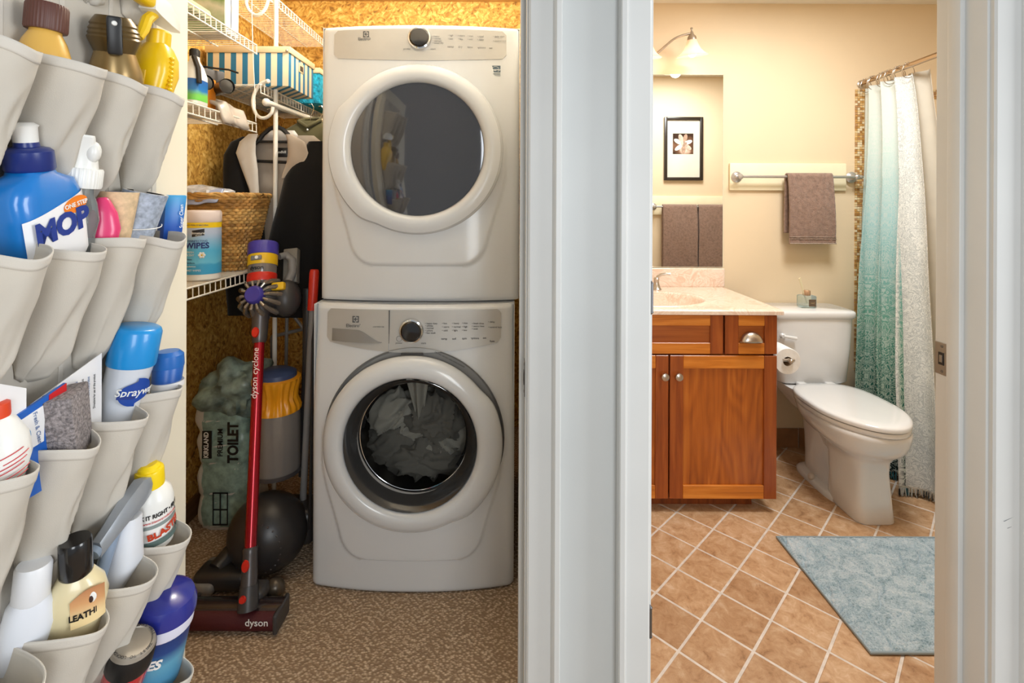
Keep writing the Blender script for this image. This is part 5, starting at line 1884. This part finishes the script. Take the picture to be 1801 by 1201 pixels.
CANVAS = m_fabric('beige canvas', (226, 220, 209), .85, 700, .30)
BAND = m_fabric('beige binding tape', (222, 216, 206), .8, 700, .15)
og = thing('door_organizer', 'beige canvas pocket organizer hanging on the open closet door', 'organizer', (XD, .75, .24))
OX, OY_, OZ = XD, .75, .24
G().rbox(.0005, .0030, -.26, .205, -.02, 1.70, .001, 1).obj('backing', CANVAS, og)
for y in (-.26, .203):
    G().rbox(.0005, .0046, y - .006, y + .006, -.02, 1.70, .001, 1).obj('edge_binding', BAND, og)
CUTS = [.568, .662, .755, .848, .942]
for y in CUTS[1:-1]:
    G().rbox(.0030, .0042, y - OY_ - .004, y - OY_ + .004, -.02, 1.70, .0004, 1).obj('seam_tape', BAND, og)
RIMS = [1.84, 1.525, 1.265, .99, .735, .49]
def pocket_pt(u, v, seed, P, HP, off=0.0, opens=1.0):
    hw = .0468
    a = 2 * u - 1
    s = (1 - abs(a) ** 2.3) ** .62
    v = max(0.0, v) if off == 0 else v
    vc = max(0.0, v)
    p = P * ((1 - vc ** 1.15) * .80 + .20 * (1 - smooth01((v - .80) / .20) * .85))
    fold = noise.noise(Vector((u * 3.1 + seed, v * 2.0, seed * 2.3)))
    fold2 = noise.noise(Vector((u * 7.0 + seed, v * 1.5 + 4, seed)))
    crease = 1 - abs(noise.noise(Vector((u * 2.6 + v * 1.3 + seed * 1.9, v * 1.1 - u * .8, seed))))
    x = .004 + p * s + (.022 * fold * vc * (1 - .4 * vc) + .005 * fold2 * vc + .016 * (crease - .8) * smooth01(vc * 2.2)) * s
    # pleats pull the lower corners in
    y = a * hw * (1 - .46 * smooth01((vc - .12) / .88)) + .006 * fold * v
    z = -HP * v - .010 * s * (1 - v) + .012 * a * a * v - .022 * noise.noise(Vector((u * 1.6, seed, 9.1))) * s * (1 - v)
    ang = .0
    return (x + off, y, z)
POCKM = []
for k in range(6):
    seed = 3.7 * k + 1
    P = (.090, .084, .096, .086, .092, .088)[k]
    HP = (.205, .212, .200, .215, .204, .21)[k]
    g_ = G()
    g_.grid(lambda u, v: pocket_pt(u, v, seed, P, HP), 30, 30)
    me_o = g_.obj('pocket', CANVAS, og, 80)
    m1 = me_o.data
    bpy.data.objects.remove(me_o)
    g_ = G()
    g_.grid(lambda u, v: pocket_pt(u, v * .075 - .004, seed, P, HP, .0013), 30, 4)
    b_o = g_.obj('rim_band', BAND, og, 80)
    m2 = b_o.data
    bpy.data.objects.remove(b_o)
    POCKM.append((m1, m2))
for r, z in enumerate(RIMS):
    for c in range(4):
        y = (CUTS[c] + CUTS[c + 1]) / 2
        wide = {(5, 3): 1.28, (2, 0): 1.12, (4, 1): 1.15, (4, 2): 1.12, (4, 3): 1.08, (3, 2): 1.08}.get((r, c), 1.0)
        m1, m2 = POCKM[(r * 5 + c * 2 + (r * c) % 3) % 6]
        po_ = link('pocket', m1, og, (.0, y - OY_, z - OZ))
        po_.scale = (wide, 1, 1)
        sol = po_.modifiers.new('t', 'SOLIDIFY'); sol.thickness = .0014; sol.offset = 0
        rb = link('rim_band', m2, po_)
        sol = rb.modifiers.new('t', 'SOLIDIFY'); sol.thickness = .0016; sol.offset = 0

# ------------------------------------------------------------------ things in the pockets
TUCK = []
def spot(px, py, X=-.632):
    """pixel of the item's top, on the plane X -> world"""
    xu = px + .0042 * (py - VY)
    yu = py - .0042 * (px - VX)
    D = X * F_PX / (xu - VX)
    return Vector((X, D, HCAM - (yu - VY) * D / F_PX))
def put(name, label, cat, px, py, h, X=-.632, lean=0.0, pitch=0.0, yaw=0.0, group='supplies in the door organizer', face=True):
    """item of height h whose top shows at (px, py); lean tips its top to +X, pitch tips it to the camera"""
    p = spot(px, py, X)
    yaw += math.degrees(math.atan2(VX - px, F_PX)) if face else 0
    rot = Euler((R(pitch), R(lean), R(yaw)), 'XYZ')
    up = rot.to_matrix() @ Vector((0, 0, h))
    t = thing(name, label, cat, p - up, rot, group)
    TUCK.append((t, p.z))
    return t

# amber bottle with brown cap
i_ = put('lotion_bottle', 'amber bottle with a ribbed brown cap in the top pocket row', 'bottle', 84, 8, .20, X=-.640, lean=3, pitch=4)
G().lathe([(.028, 0), (.033, .004), (.033, .10), (.031, .125), (.024, .148), (.018, .160), (.0175, .166)], 36).obj('bottle', mat('amber plastic', (226, 178, 84), .25, coat=.4), i_)
rings = [[((r + (.0006 if k % 2 else 0)) * math.cos(2 * PI * k / 80), (r + (.0006 if k % 2 else 0)) * math.sin(2 * PI * k / 80), z) for k in range(80)] for r, z in ((.0225, .163), (.0235, .166), (.0232, .196), (.0215, .200))]
G().loft(rings).obj('cap', mat('brown cap', (92, 54, 44), .45), i_)

# bronze bottle with ridged cap and black clasp
i_ = put('polish_bottle', 'bronze bottle with a ridged flared cap and black clasp', 'bottle', 200, 30, .21, X=-.634, lean=-2, pitch=12)
BRZ = mat('pearly bronze plastic', (150, 124, 78), .28, metal=.45)
G().lathe([(.030, 0), (.037, .005), (.038, .10), (.036, .125), (.030, .145), (.0265, .158)], 36).obj('bottle', BRZ, i_)
o_ = G().lathe([(.026, .150), (.030, .160), (.035, .172), (.036, .176), (.034, .179), (.035, .182), (.033, .186), (.034, .189), (.031, .194), (.032, .197), (.028, .204), (.024, .210), (.001, .211)], 28).obj('cap', mat('dark bronze cap', (104, 84, 50), .3, metal=.5), i_)
G().rbox(-.010, .010, -.040, -.024, .150, .209, .004, 2).obj('clasp', BLACK, o_)
G().lathe([(.004, 0), (.003, .002), (.001, .0022)], 12, T(0, -.040, .198) @ RX(90)).obj('clasp_stud', PWHITE, o_)
lettering(i_, 'Howard', .010, mat('brown print', (96, 66, 30), .5), T(0, 0, .105) @ RZ(12), cyl=.038, name='bottle_print')

def trigger_head(par, z, mh, mt, ms, s=1.0, yaw=0):
    """spray head along -Y: nozzle, trigger, shroud"""
    m = T(0, 0, z) @ RZ(yaw) @ Matrix.Diagonal((s, s, s, 1))
    o = G().loft([[(a * w_, y, zz + h_ * b) for a, b in ((-1, 0), (-1, .6), (-.6, 1), (.6, 1), (1, .6), (1, 0))] for y, w_, zz, h_ in ((.045, .006, .012, .006), (.035, .010, .012, .022), (.01, .012, .012, .032), (-.02, .012, .016, .030), (-.035, .011, .020, .024))], mx=m).obj('spray_head', ms, par)
    G().loft([sup(0, 0, 0, .0105, .0105, 4, 20), sup(0, 0, .018, .0105, .0105, 4, 20), sup(0, 0, .024, .008, .008, 3, 20)], mx=m @ T(0, -.034, .032) @ RX(90)).obj('nozzle', mh, o)
    G().tube([(0, -.018, .018), (0, -.034, .004), (0, -.040, -.012), (0, -.048, -.026)], [.007, .0075, .007, .005], 10, m).obj('trigger', mt, o)
    return o

i_ = put('spray_bottle', 'bright yellow spray bottle with a yellow and white trigger head', 'spray bottle', 285, 2, .255, X=-.634, lean=4, yaw=8, face=False)
YB = mat('bright yellow plastic', (246, 202, 20), .3, coat=.3)
rings = []
for z, a, b in ((0, .028, .028), (.004, .032, .032), (.12, .032, .032), (.15, .030, .030), (.168, .022, .022), (.176, .016, .016)):
    rings.append(sup(0, 0, z, a, b, 3.2, 36))
G().loft(rings).obj('bottle', YB, i_)
for k in range(12):
    G().ball((.031, -.012, .06 + k * .008), (.004, .006, .0034), 8, 6).obj('grip_rib', YB, i_)
o_ = G().lathe([(.0185, .170), (.019, .174), (.019, .196), (.015, .200)], 28).obj('collar', YB, i_)
trigger_head(i_, .200, YB, YB, PWHITE, 1.25)
G().rbox(-.024, .0, -.0335, -.031, .03, .12, .002, 1).obj('paper_tag', mat('amber tag', (240, 196, 60), .6), i_)

# blue floor cleaner jug, label towards the room
i_ = put('floor_cleaner_jug', 'large blue floor cleaner jug with a navy cap and white spout', 'bottle', 40, 215, .30, X=-.636, pitch=12, lean=2, face=False)
BLU = mat('glossy blue plastic', (20, 122, 206), .25, coat=.4)
def slab(z, a, b, n=3.4): return sup(0, 0, z, b, a, n, 48)
G().loft([slab(0, .044, .026), slab(.006, .048, .030), slab(.14, .050, .032), slab(.200, .054, .032), slab(.222, .046, .030), slab(.232, .024, .022), slab(.240, .020, .020)]).obj('jug', BLU, i_, 60)
o_ = G().lathe([(.025, .236), (.027, .239), (.027, .262), (.023, .266), (.014, .268), (.013, .274)], 32).obj('cap', mat('navy cap', (26, 46, 120), .3), i_)
G().lathe([(.0125, .270), (.013, .274), (.014, .293), (.016, .296), (.010, .300), (.001, .300)], 24).obj('spout', PWHITE, o_)
lbm = mat('white label', (240, 240, 242), .4)
pl_ = G()
pl_.grid(lambda u, v: ((lambda y: (.0330 * (1 - abs(y / .0545) ** 3.4) ** (1 / 3.4), y, .09 + (.085 + .03 * u) * v))(-.048 + .096 * u)), 24, 4)
pl_.obj('label', lbm, i_)
LM = T(.0336, 0, 0) @ RZ(90)
oo = G().loft([[(.020 * math.cos(a) * k + .024, 0, .186 + .011 * math.sin(a) * k + .2 * .02 * math.cos(a)) for a in [2 * PI * q / 24 for q in range(24)]] for k in (1.0,)], cap0=True, cap1=False, mx=LM)
oo.obj('orange_badge', mat('orange badge', (240, 130, 30), .4), i_)
lettering(i_, 'ONE STEP', .0085, PWHITE, LM @ T(.024, -.0006, .186) @ RY(-6), name='label_print', bold=.02)
lettering(i_, 'MOP', .040, mat('navy label print', (28, 56, 140), .4), LM @ T(-.002, -.0004, .160) @ RY(-8), name='label_print', bold=.05, shear=.15)

# clear spray bottle
i_ = put('spray_bottle', 'empty clear spray bottle with a white flip-top nozzle', 'spray bottle', 152, 237, .25, X=-.622, lean=5, pitch=6)
CLR = m_glass('clear bottle plastic', (220, 224, 222), .22, .08, (236, 238, 234))
G().loft([sup(0, 0, z, a, a, 2.4, 36) for z, a in ((0, .024), (.004, .028), (.07, .028), (.10, .024), (.125, .027), (.150, .022), (.163, .0165), (.178, .016))]).obj('bottle', CLR, i_, 60)
rings = [[((r + (.0007 if k % 2 else 0)) * math.cos(2 * PI * k / 72), (r + (.0007 if k % 2 else 0)) * math.sin(2 * PI * k / 72), z) for k in range(72)] for r, z in ((.024, .172), (.025, .175), (.025, .198), (.0235, .201))]
o_ = G().loft(rings).obj('collar', PWHITE, i_)
G().loft([sup(0, 0, .200, .019, .019, 2.2, 28), sup(0, 0, .215, .017, .018, 2.4, 28), sup(0, -.003, .232, .013, .018, 3, 28), sup(0, -.008, .247, .011, .018, 4, 28), sup(0, -.008, .250, .010, .017, 4, 28)]).obj('nozzle', PWHITE, o_)
G().ball((.010, -.01, .226), (.010, .014, .016), 16, 10).obj('press_pad', PWHITE, o_)

# pink bottle
i_ = put('small_bottle', 'hot pink tapered bottle with a yellow label', 'bottle', 180, 347, .14, X=-.632, lean=-3)
G().loft([sup(0, 0, z, a, b, 2.3, 32) for z, a, b in ((0, .020, .014), (.09, .021, .015), (.115, .018, .013), (.135, .010, .009), (.14, .006, .006))]).obj('bottle', mat('hot pink plastic', (226, 60, 116), .3, coat=.3), i_, 60)
G().loft([sup(0, 0, z, .0212, .0153, 2.3, 32) for z in (.02, .075)], False, False).obj('label', mat('lemon label', (232, 222, 60), .5), i_)

# two lint rolls
def lint(label, px, py, col, inner, r, h, lean, pitch, X):
    t = put('lint_roll', label, 'lint roll', px, py, h, X=X, lean=lean, pitch=pitch)
    G().lathe([(r, 0), (r, h)], 36, None, False, False).obj('sheets', col, t)
    G().lathe([(r - .006, 0), (r - .006, h)], 36, None, False, False).obj('core', inner, t)
    G().lathe([(r - .006, h), (r, h)], 36, None, False, False).obj('rim', mat('lint roll rim ' + label[:5], (226, 222, 216), .8), t)
    G().lathe([(.001, h - .02), (r - .006, h - .02)], 24, None, True, False).obj('core_plug', inner, t)
    return t
lint('beige adhesive lint roll with a navy inside, behind the pink bottle', 208, 337, mat('beige tape', (226, 196, 156), .7, var=(90, .12)), mat('navy core', (30, 44, 104), .5), .029, .14, 2, 2, -.640)
lr = lint('grey-blue lint roll with a black core and a white seam line', 257, 338, mat('grey blue tape', (170, 180, 196), .75, var=(120, .2)), BLACK, .0335, .13, 11, 4, -.630)
G().tube([(.0338 * math.cos(a), .0338 * math.sin(a), .062 + .016 * (q / 15)) for q, a in enumerate([-2.4 + 2.6 * k / 15 for k in range(16)])], .0008, 5).obj('seam_line', PWHITE, lr)

# blue carton
i_ = put('small_carton', 'small blue carton standing in the far pocket beside the door edge', 'carton', 304, 343, .13, X=-.634, yaw=20)
G().rbox(-.018, .018, -.018, .018, 0, .13, .003, 2).obj('carton', m_band('blue carton print', [(0, (20, 60, 150)), (.07, (24, 84, 176)), (.10, (30, 120, 196)), (.13, (60, 160, 214))], noise_amt=.02), i_)
lettering(i_, 'Super Clean', .009, PWHITE, T(.008, -.0184, .09) @ RY(-90), name='carton_print')

# row three
i_ = put('cleanser_bottle', 'white bottle with red scribbled print at the photo edge', 'bottle', -10, 722, .16, X=-.632, lean=-3)
G().lathe([(.028, 0), (.032, .004), (.032, .10), (.030, .125), (.020, .146), (.013, .152)], 32).obj('bottle', PWHITE, i_)
G().lathe([(.014, .150), (.015, .154), (.015, .168), (.012, .17)], 24).obj('cap', mat('orange red cap', (222, 72, 36), .4), i_)
SCR = mat('red scribble print', (206, 60, 66), .5)
for k in range(7):
    z = .07 + k * .006
    a0_ = -.1 + .12 * (k % 3)
    G().tube([(.0323 * math.sin(a), -.0323 * math.cos(a), z + .008 * (a - a0_)) for a in [a0_ + .9 * q / 6 for q in range(7)]], .0006, 4).obj('red_print', SCR, i_)
PAPERW = mat('white leaflet paper', (238, 238, 240), .6)
def sheet(name, label, cat, y0, y1, z0, za, zb, X, m, th=.0012, tilt=0):
    t = thing(name, label, cat, (X, y0, z0), (0, R(tilt), 0), 'supplies in the door organizer')
    G().prism([(0, 0), (y1 - y0, 0), (y1 - y0, zb - z0), (0, za - z0)], 0, th, 'x').obj('sheet', m, t, 0)
    return t
sheet('folded_card', 'white card corner poking from the nearest pocket, third row', 'card', .560, .655, .96, 1.125, 1.075, -.628, PAPERW)
lf_ = sheet('instruction_leaflet', 'tall printed white leaflet behind the blue and red packet', 'leaflet', .674, .792, .90, 1.046, 1.080, -.640, PAPERW)
LT = T(.0016, 0, 0) @ RZ(90)
BLP = mat('pale blue text', (120, 140, 180), .6)
for k in range(9):
    lettering(lf_, 'Directions for use of this product', .0055, BLP if k % 2 else PRINT, LT @ T(.060 + .006 * (k - 4) * 1.8, 0, .125) @ RY(-90), name='leaflet_print', sx=.7)
i_ = sheet('cleaner_packet', 'blue white and red packet of cleaner beside the grey pumice', 'packet', .624, .711, .93, 1.042, 1.062, -.628, mat('packet blue', (24, 96, 190), .3, coat=.3), .004)
G().prism([(.060, 0.0), (.0868, 0.0), (.0868, .1318), (.060, .125)], .0042, .005, 'x').obj('red_panel', mat('packet red', (206, 34, 40), .3, coat=.3), i_, 0)
G().prism([(.008, .062), (.052, .066), (.054, .115), (.012, .106)], .0042, .005, 'x').obj('white_panel', PAPERW, i_, 0)
PT = T(.0056, 0, 0) @ RZ(90)
lettering(i_, 'HYDRO', .015, PWHITE, PT @ T(.078, 0, .098) @ RY(84), name='packet_print', bold=.03, sx=.85)
lettering(i_, 'CLEANUP', .015, PWHITE, PT @ T(.066, 0, .088) @ RY(84), name='packet_print', bold=.03, sx=.85)
G().ball((.0058, .026, .084), (.0006, .007, .010), 14, 8).obj('drop_mark', mat('drop blue', (40, 140, 200), .4), i_)
lettering(i_, 'Fresh & Clean', .008, BLP, PT @ T(.042, 0, .088) @ RY(80), name='packet_print')
i_ = thing('pumice_stone', 'rough grey pumice block in front of the packet', 'pumice', (-.618, .716, .955), (R(4), R(-6), R(22)), 'supplies in the door organizer')
PUM = mat('porous grey pumice', (150, 142, 142), .9, var=(260, .3), bump=(240, 1.0, .004))
g_ = G().rbox(-.016, .020, -.030, .032, 0, .096, .003, 2)
g_.obj('block', PUM, i_)
TUCK.append((i_, 1.05))

i_ = put('aerosol_can', 'white aerosol can with a big sky-blue cap in the third row', 'spray can', 244, 573, .19, X=-.622, lean=9, pitch=3)
G().lathe([(.030, 0), (.033, .003), (.033, .128), (.034, .130)], 36).obj('can', mat('pale white can', (224, 230, 240), .25, coat=.4), i_)
G().lathe([(.0345, .126), (.0355, .129), (.0355, .182), (.033, .188), (.030, .190), (.001, .190)], 40).obj('cap', mat('sky blue cap', (24, 146, 220), .3, coat=.3), i_)
ov = G()
ov.grid(lambda u, v: (lambda a, z: (.0336 * math.sin(a), -.0336 * math.cos(a), z))(.42 + .75 * (2 * u - 1) * math.sqrt(max(0, 1 - (2 * v - 1) ** 2)), .088 + .019 * (2 * v - 1) + .004 * (2 * u - 1)), 40, 30)
ov.obj('oval_badge', mat('navy oval', (26, 70, 160), .3), i_)
lettering(i_, 'Sprayway', .017, PWHITE, RZ(28) @ T(0, 0, .088), cyl=.0339, name='can_print', bold=.01, shear=.2)
G().rbox(-.012, .012, -.0342, -.0325, .078, .082, .0005, 1).obj('blue_bar', NAVY, i_)

i_ = put('small_jar', 'blue and white jar tucked behind the aerosol can', 'jar', 296, 616, .10, X=-.628)
G().lathe([(.022, 0), (.025, .004), (.025, .07), (.024, .072)], 32).obj('jar', m_band('jar print', [(0, (190, 200, 210)), (.04, (214, 222, 230)), (.045, (20, 80, 160)), (.07, (30, 96, 180))]), i_)
G().lathe([(.0255, .070), (.026, .073), (.025, .092), (.018, .099), (.001, .10)], 32).obj('lid', mat('jar lid blue', (30, 104, 186), .35), i_)
G().lathe([(.0258, .034), (.0258, .044)], 32, None, False, False).obj('label', lbm, i_)

# row four
i_ = put('lubricant_bottle', 'white bottle with a yellow cap reading FIX IT RIGHT', 'bottle', 262, 815, .155, X=-.628, lean=-3, pitch=6)
G().lathe([(.030, 0), (.034, .004), (.034, .085), (.031, .102), (.022, .114), (.019, .118)], 36).obj('bottle', PWHITE, i_)
o_ = G().lathe([(.0215, .114), (.022, .118), (.022, .142), (.021, .145), (.016, .146)], 32).obj('cap', mat('lemon yellow cap', (250, 216, 24), .3), i_)
G().lathe([(.018, .144), (.017, .150), (.012, .155), (.001, .155)], 28).obj('flip_top', mat('lemon yellow cap', (250, 216, 24), .3), o_)
lettering(i_, 'FIX IT RIGHT \u2022 FIX IT', .0105, BLACK, RZ(26) @ T(0, 0, .074), cyl=.0343, name='bottle_print', bold=.03, sx=.8)
lettering(i_, 'www.blasterproducts.com', .006, SCR, RZ(26) @ T(0, 0, .064), cyl=.0343, name='bottle_print', sx=.9)
G().lathe([(.0343, .052), (.0343, .058)], 36, None, False, False).obj('grey_band', mat('sage band', (136, 148, 146), .5), i_)
G().lathe([(.0343, .018), (.0343, .028)], 36, None, False, False).obj('green_band', mat('dark sage band', (92, 112, 108), .5), i_)
lettering(i_, 'BLASTER', .017, mat('rust red print', (196, 62, 30), .5), RZ(40) @ T(0, 0, .040) @ RY(-8), cyl=.0344, name='bottle_print', bold=.04)

i_ = put('spray_bottle', 'white spray bottle with a long grey trigger head, fourth row', 'spray bottle', 236, 852, .21, X=-.618, lean=7, pitch=-4, face=False)
G().loft([sup(0, 0, z, a, b, 2.6, 36) for z, a, b in ((0, .026, .026), (.004, .029, .029), (.09, .029, .028), (.13, .022, .022), (.16, .017, .017))]).obj('bottle', mat('bluish white plastic', (226, 230, 238), .3), i_, 60)
GT = mat('silver grey plastic', (158, 164, 172), .3, metal=.3)
o_ = G().loft([[(w_ * a, y, z + h_ * b) for a, b in ((-1, -.2), (-1, .5), (-.5, 1), (.5, 1), (1, .5), (1, -.2))] for y, z, w_, h_ in ((.034, .185, .010, .022), (.010, .182, .016, .030), (-.02, .168, .015, .026), (-.05, .148, .012, .020), (-.066, .138, .011, .017))]).obj('spray_head', GT, i_, 50)
G().lathe([(.011, 0), (.011, .008), (.007, .009)], 20, T(0, -.064, .144) @ RX(118)).obj('nozzle', mat('steel blue nozzle', (140, 156, 176), .3), o_)
G().tube([(0, -.028, .162), (0, -.036, .13), (0, -.044, .09), (0, -.05, .062)], [.009, .010, .009, .006], 12).obj('trigger', mat('pale steel trigger', (142, 160, 184), .28), o_)

i_ = put('leather_conditioner', 'cream conditioner bottle with a black cap and LEATHER label', 'bottle', 132, 948, .165, X=-.612, lean=-1, pitch=5, yaw=-8)
CRM = mat('cream translucent plastic', (232, 218, 176), .25, coat=.3, sss=.15)
G().loft([sup(0, 0, z, a, b, 2.6, 40) for z, a, b in ((0, .032, .024), (.004, .036, .027), (.075, .036, .027), (.095, .032, .025), (.110, .022, .019), (.118, .015, .015))]).obj('bottle', CRM, i_, 60)
G().lathe([(.0185, .113), (.0195, .115), (.019, .162), (.0175, .165), (.001, .165)], 36).obj('cap', mat('gloss black cap', (20, 20, 22), .2, coat=.4), i_)
def fx(x, z, off=.0006):
    y = -.027 * (max(0, 1 - abs(x / .036) ** 2.6)) ** (1 / 2.6) - off
    return (x, y, z)
lg = G()
lg.grid(lambda u, v: fx(-.004 + .037 * u, .050 + v * (.040 + .012 * math.sin(PI * u * .8)), .0006), 18, 6)
lg.obj('label', m_band('copper label', [(0, (236, 206, 150)), (.06, (240, 214, 160)), (.08, (214, 160, 110)), (.11, (168, 104, 70))], noise_amt=.02), i_)
G().ball((.017, -.0245, .087), (.008, .0015, .009), 18, 8, ).obj('horse_badge', PWHITE, i_)
G().ball((.0185, -.0255, .085), (.003, .001, .0055), 12, 6).obj('badge_figure', mat('dark badge brown', (60, 36, 30), .5), i_)
lettering(i_, 'LEATHER', .0125, BLACK, RZ(16) @ T(.006, -.0012, .066), cyl=.0325, name='label_print', bold=.03, sx=.8, squash=.90)

i_ = put('lotion_bottle', 'white capped bottle beside the cream leather conditioner', 'bottle', 60, 990, .15, X=-.642, lean=4, pitch=3)
G().loft([sup(0, 0, z, a, b, 2.4, 36) for z, a, b in ((0, .026, .022), (.004, .029, .024), (.07, .029, .024), (.095, .025, .021), (.104, .020, .019))]).obj('bottle', mat('cool white plastic', (226, 230, 238), .35), i_, 60)
G().lathe([(.0195, .101), (.0205, .103), (.020, .146), (.018, .150), (.001, .150)], 36).obj('cap', mat('cool white cap', (232, 234, 238), .4), i_)

# row five
i_ = put('aerosol_can', 'red can with a black collar and stamped grey base upward', 'spray can', 236, 1126, .19, X=-.602, lean=10, pitch=14)
G().lathe([(.031, 0), (.032, .003), (.032, .150)], 36).obj('can', mat('glossy red can', (190, 22, 40), .25, coat=.4), i_)
G().lathe([(.0325, .148), (.033, .150), (.033, .180), (.031, .184)], 36, None, False, False).obj('collar', BLACK, i_)
o_ = G().lathe([(.032, .182), (.030, .187), (.026, .189), (.024, .187), (.001, .187)], 36).obj('base_disc', mat('dull grey disc', (168, 160, 148), .45, metal=.5), i_)
for k, s_ in enumerate(('SHAKE WELL', 'TWIST TO LOCK', 'DO NOT PUNCTURE')):
    for q, ch in enumerate(s_):
        a = 2.1 * k + q * .16
        lettering(i_, ch, .0062, DGREY, T(0, 0, .1892) @ RZ(-math.degrees(a)) @ T(0, .0265, 0) @ RX(-90), name='stamped_letter') if ch != ' ' else None
i_ = put('wipes_tub', 'round tub of wipes with a domed navy lid in the bottom pocket', 'tub', 294, 1036, .17, X=-.606, lean=7, pitch=8)
G().lathe([(.044, 0), (.047, .004), (.047, .112), (.045, .114)], 44).obj('tub', m_band('teal tub print', [(0, (60, 130, 176)), (.06, (96, 160, 190)), (.085, (30, 66, 130)), (.115, (24, 50, 110))]), i_)
G().lathe([(.0475, .108), (.049, .110), (.049, .128), (.047, .131)], 44).obj('white_ring', mat('lilac white ring', (222, 222, 238), .3), i_)
G().lathe([(.049, .129), (.051, .131), (.050, .146), (.044, .160), (.030, .168), (.001, .170)], 44).obj('lid', mat('deep blue lid', (40, 48, 140), .22, coat=.4), i_)
lettering(i_, 'WIPES', .022, PWHITE, RZ(-32) @ T(0, 0, .070), cyl=.0475, name='tub_print', bold=.04, shear=.2)

# what stands below a pocket's rim is squeezed by the cloth
def tuck(t, ztop):
    rim = max([r for r in RIMS if r < ztop + .02] or [ztop - .1])
    zl = rim - t.location.z - .012
    done = set()
    inv = t.rotation_euler.to_matrix().inverted()
    def walk(o):
        for ch in o.children:
            if ch.type == 'MESH' and ch.data.name not in done:
                done.add(ch.data.name)
                for v in ch.data.vertices:
                    if v.co.z < zl:
                        q = zl - v.co.z
                        k = 1 - .42 * min(1.0, q / .12)
                        v.co.x *= k
                        v.co.y *= k
                        v.co += inv @ Vector((-.020 * min(1.0, q / .10), 0, 0))
                        v.co.z = zl - .07 * (1 - math.exp(-q / .07))
                ch.data.update()
            walk(ch)
    walk(t)
for t, z in TUCK:
    tuck(t, z)
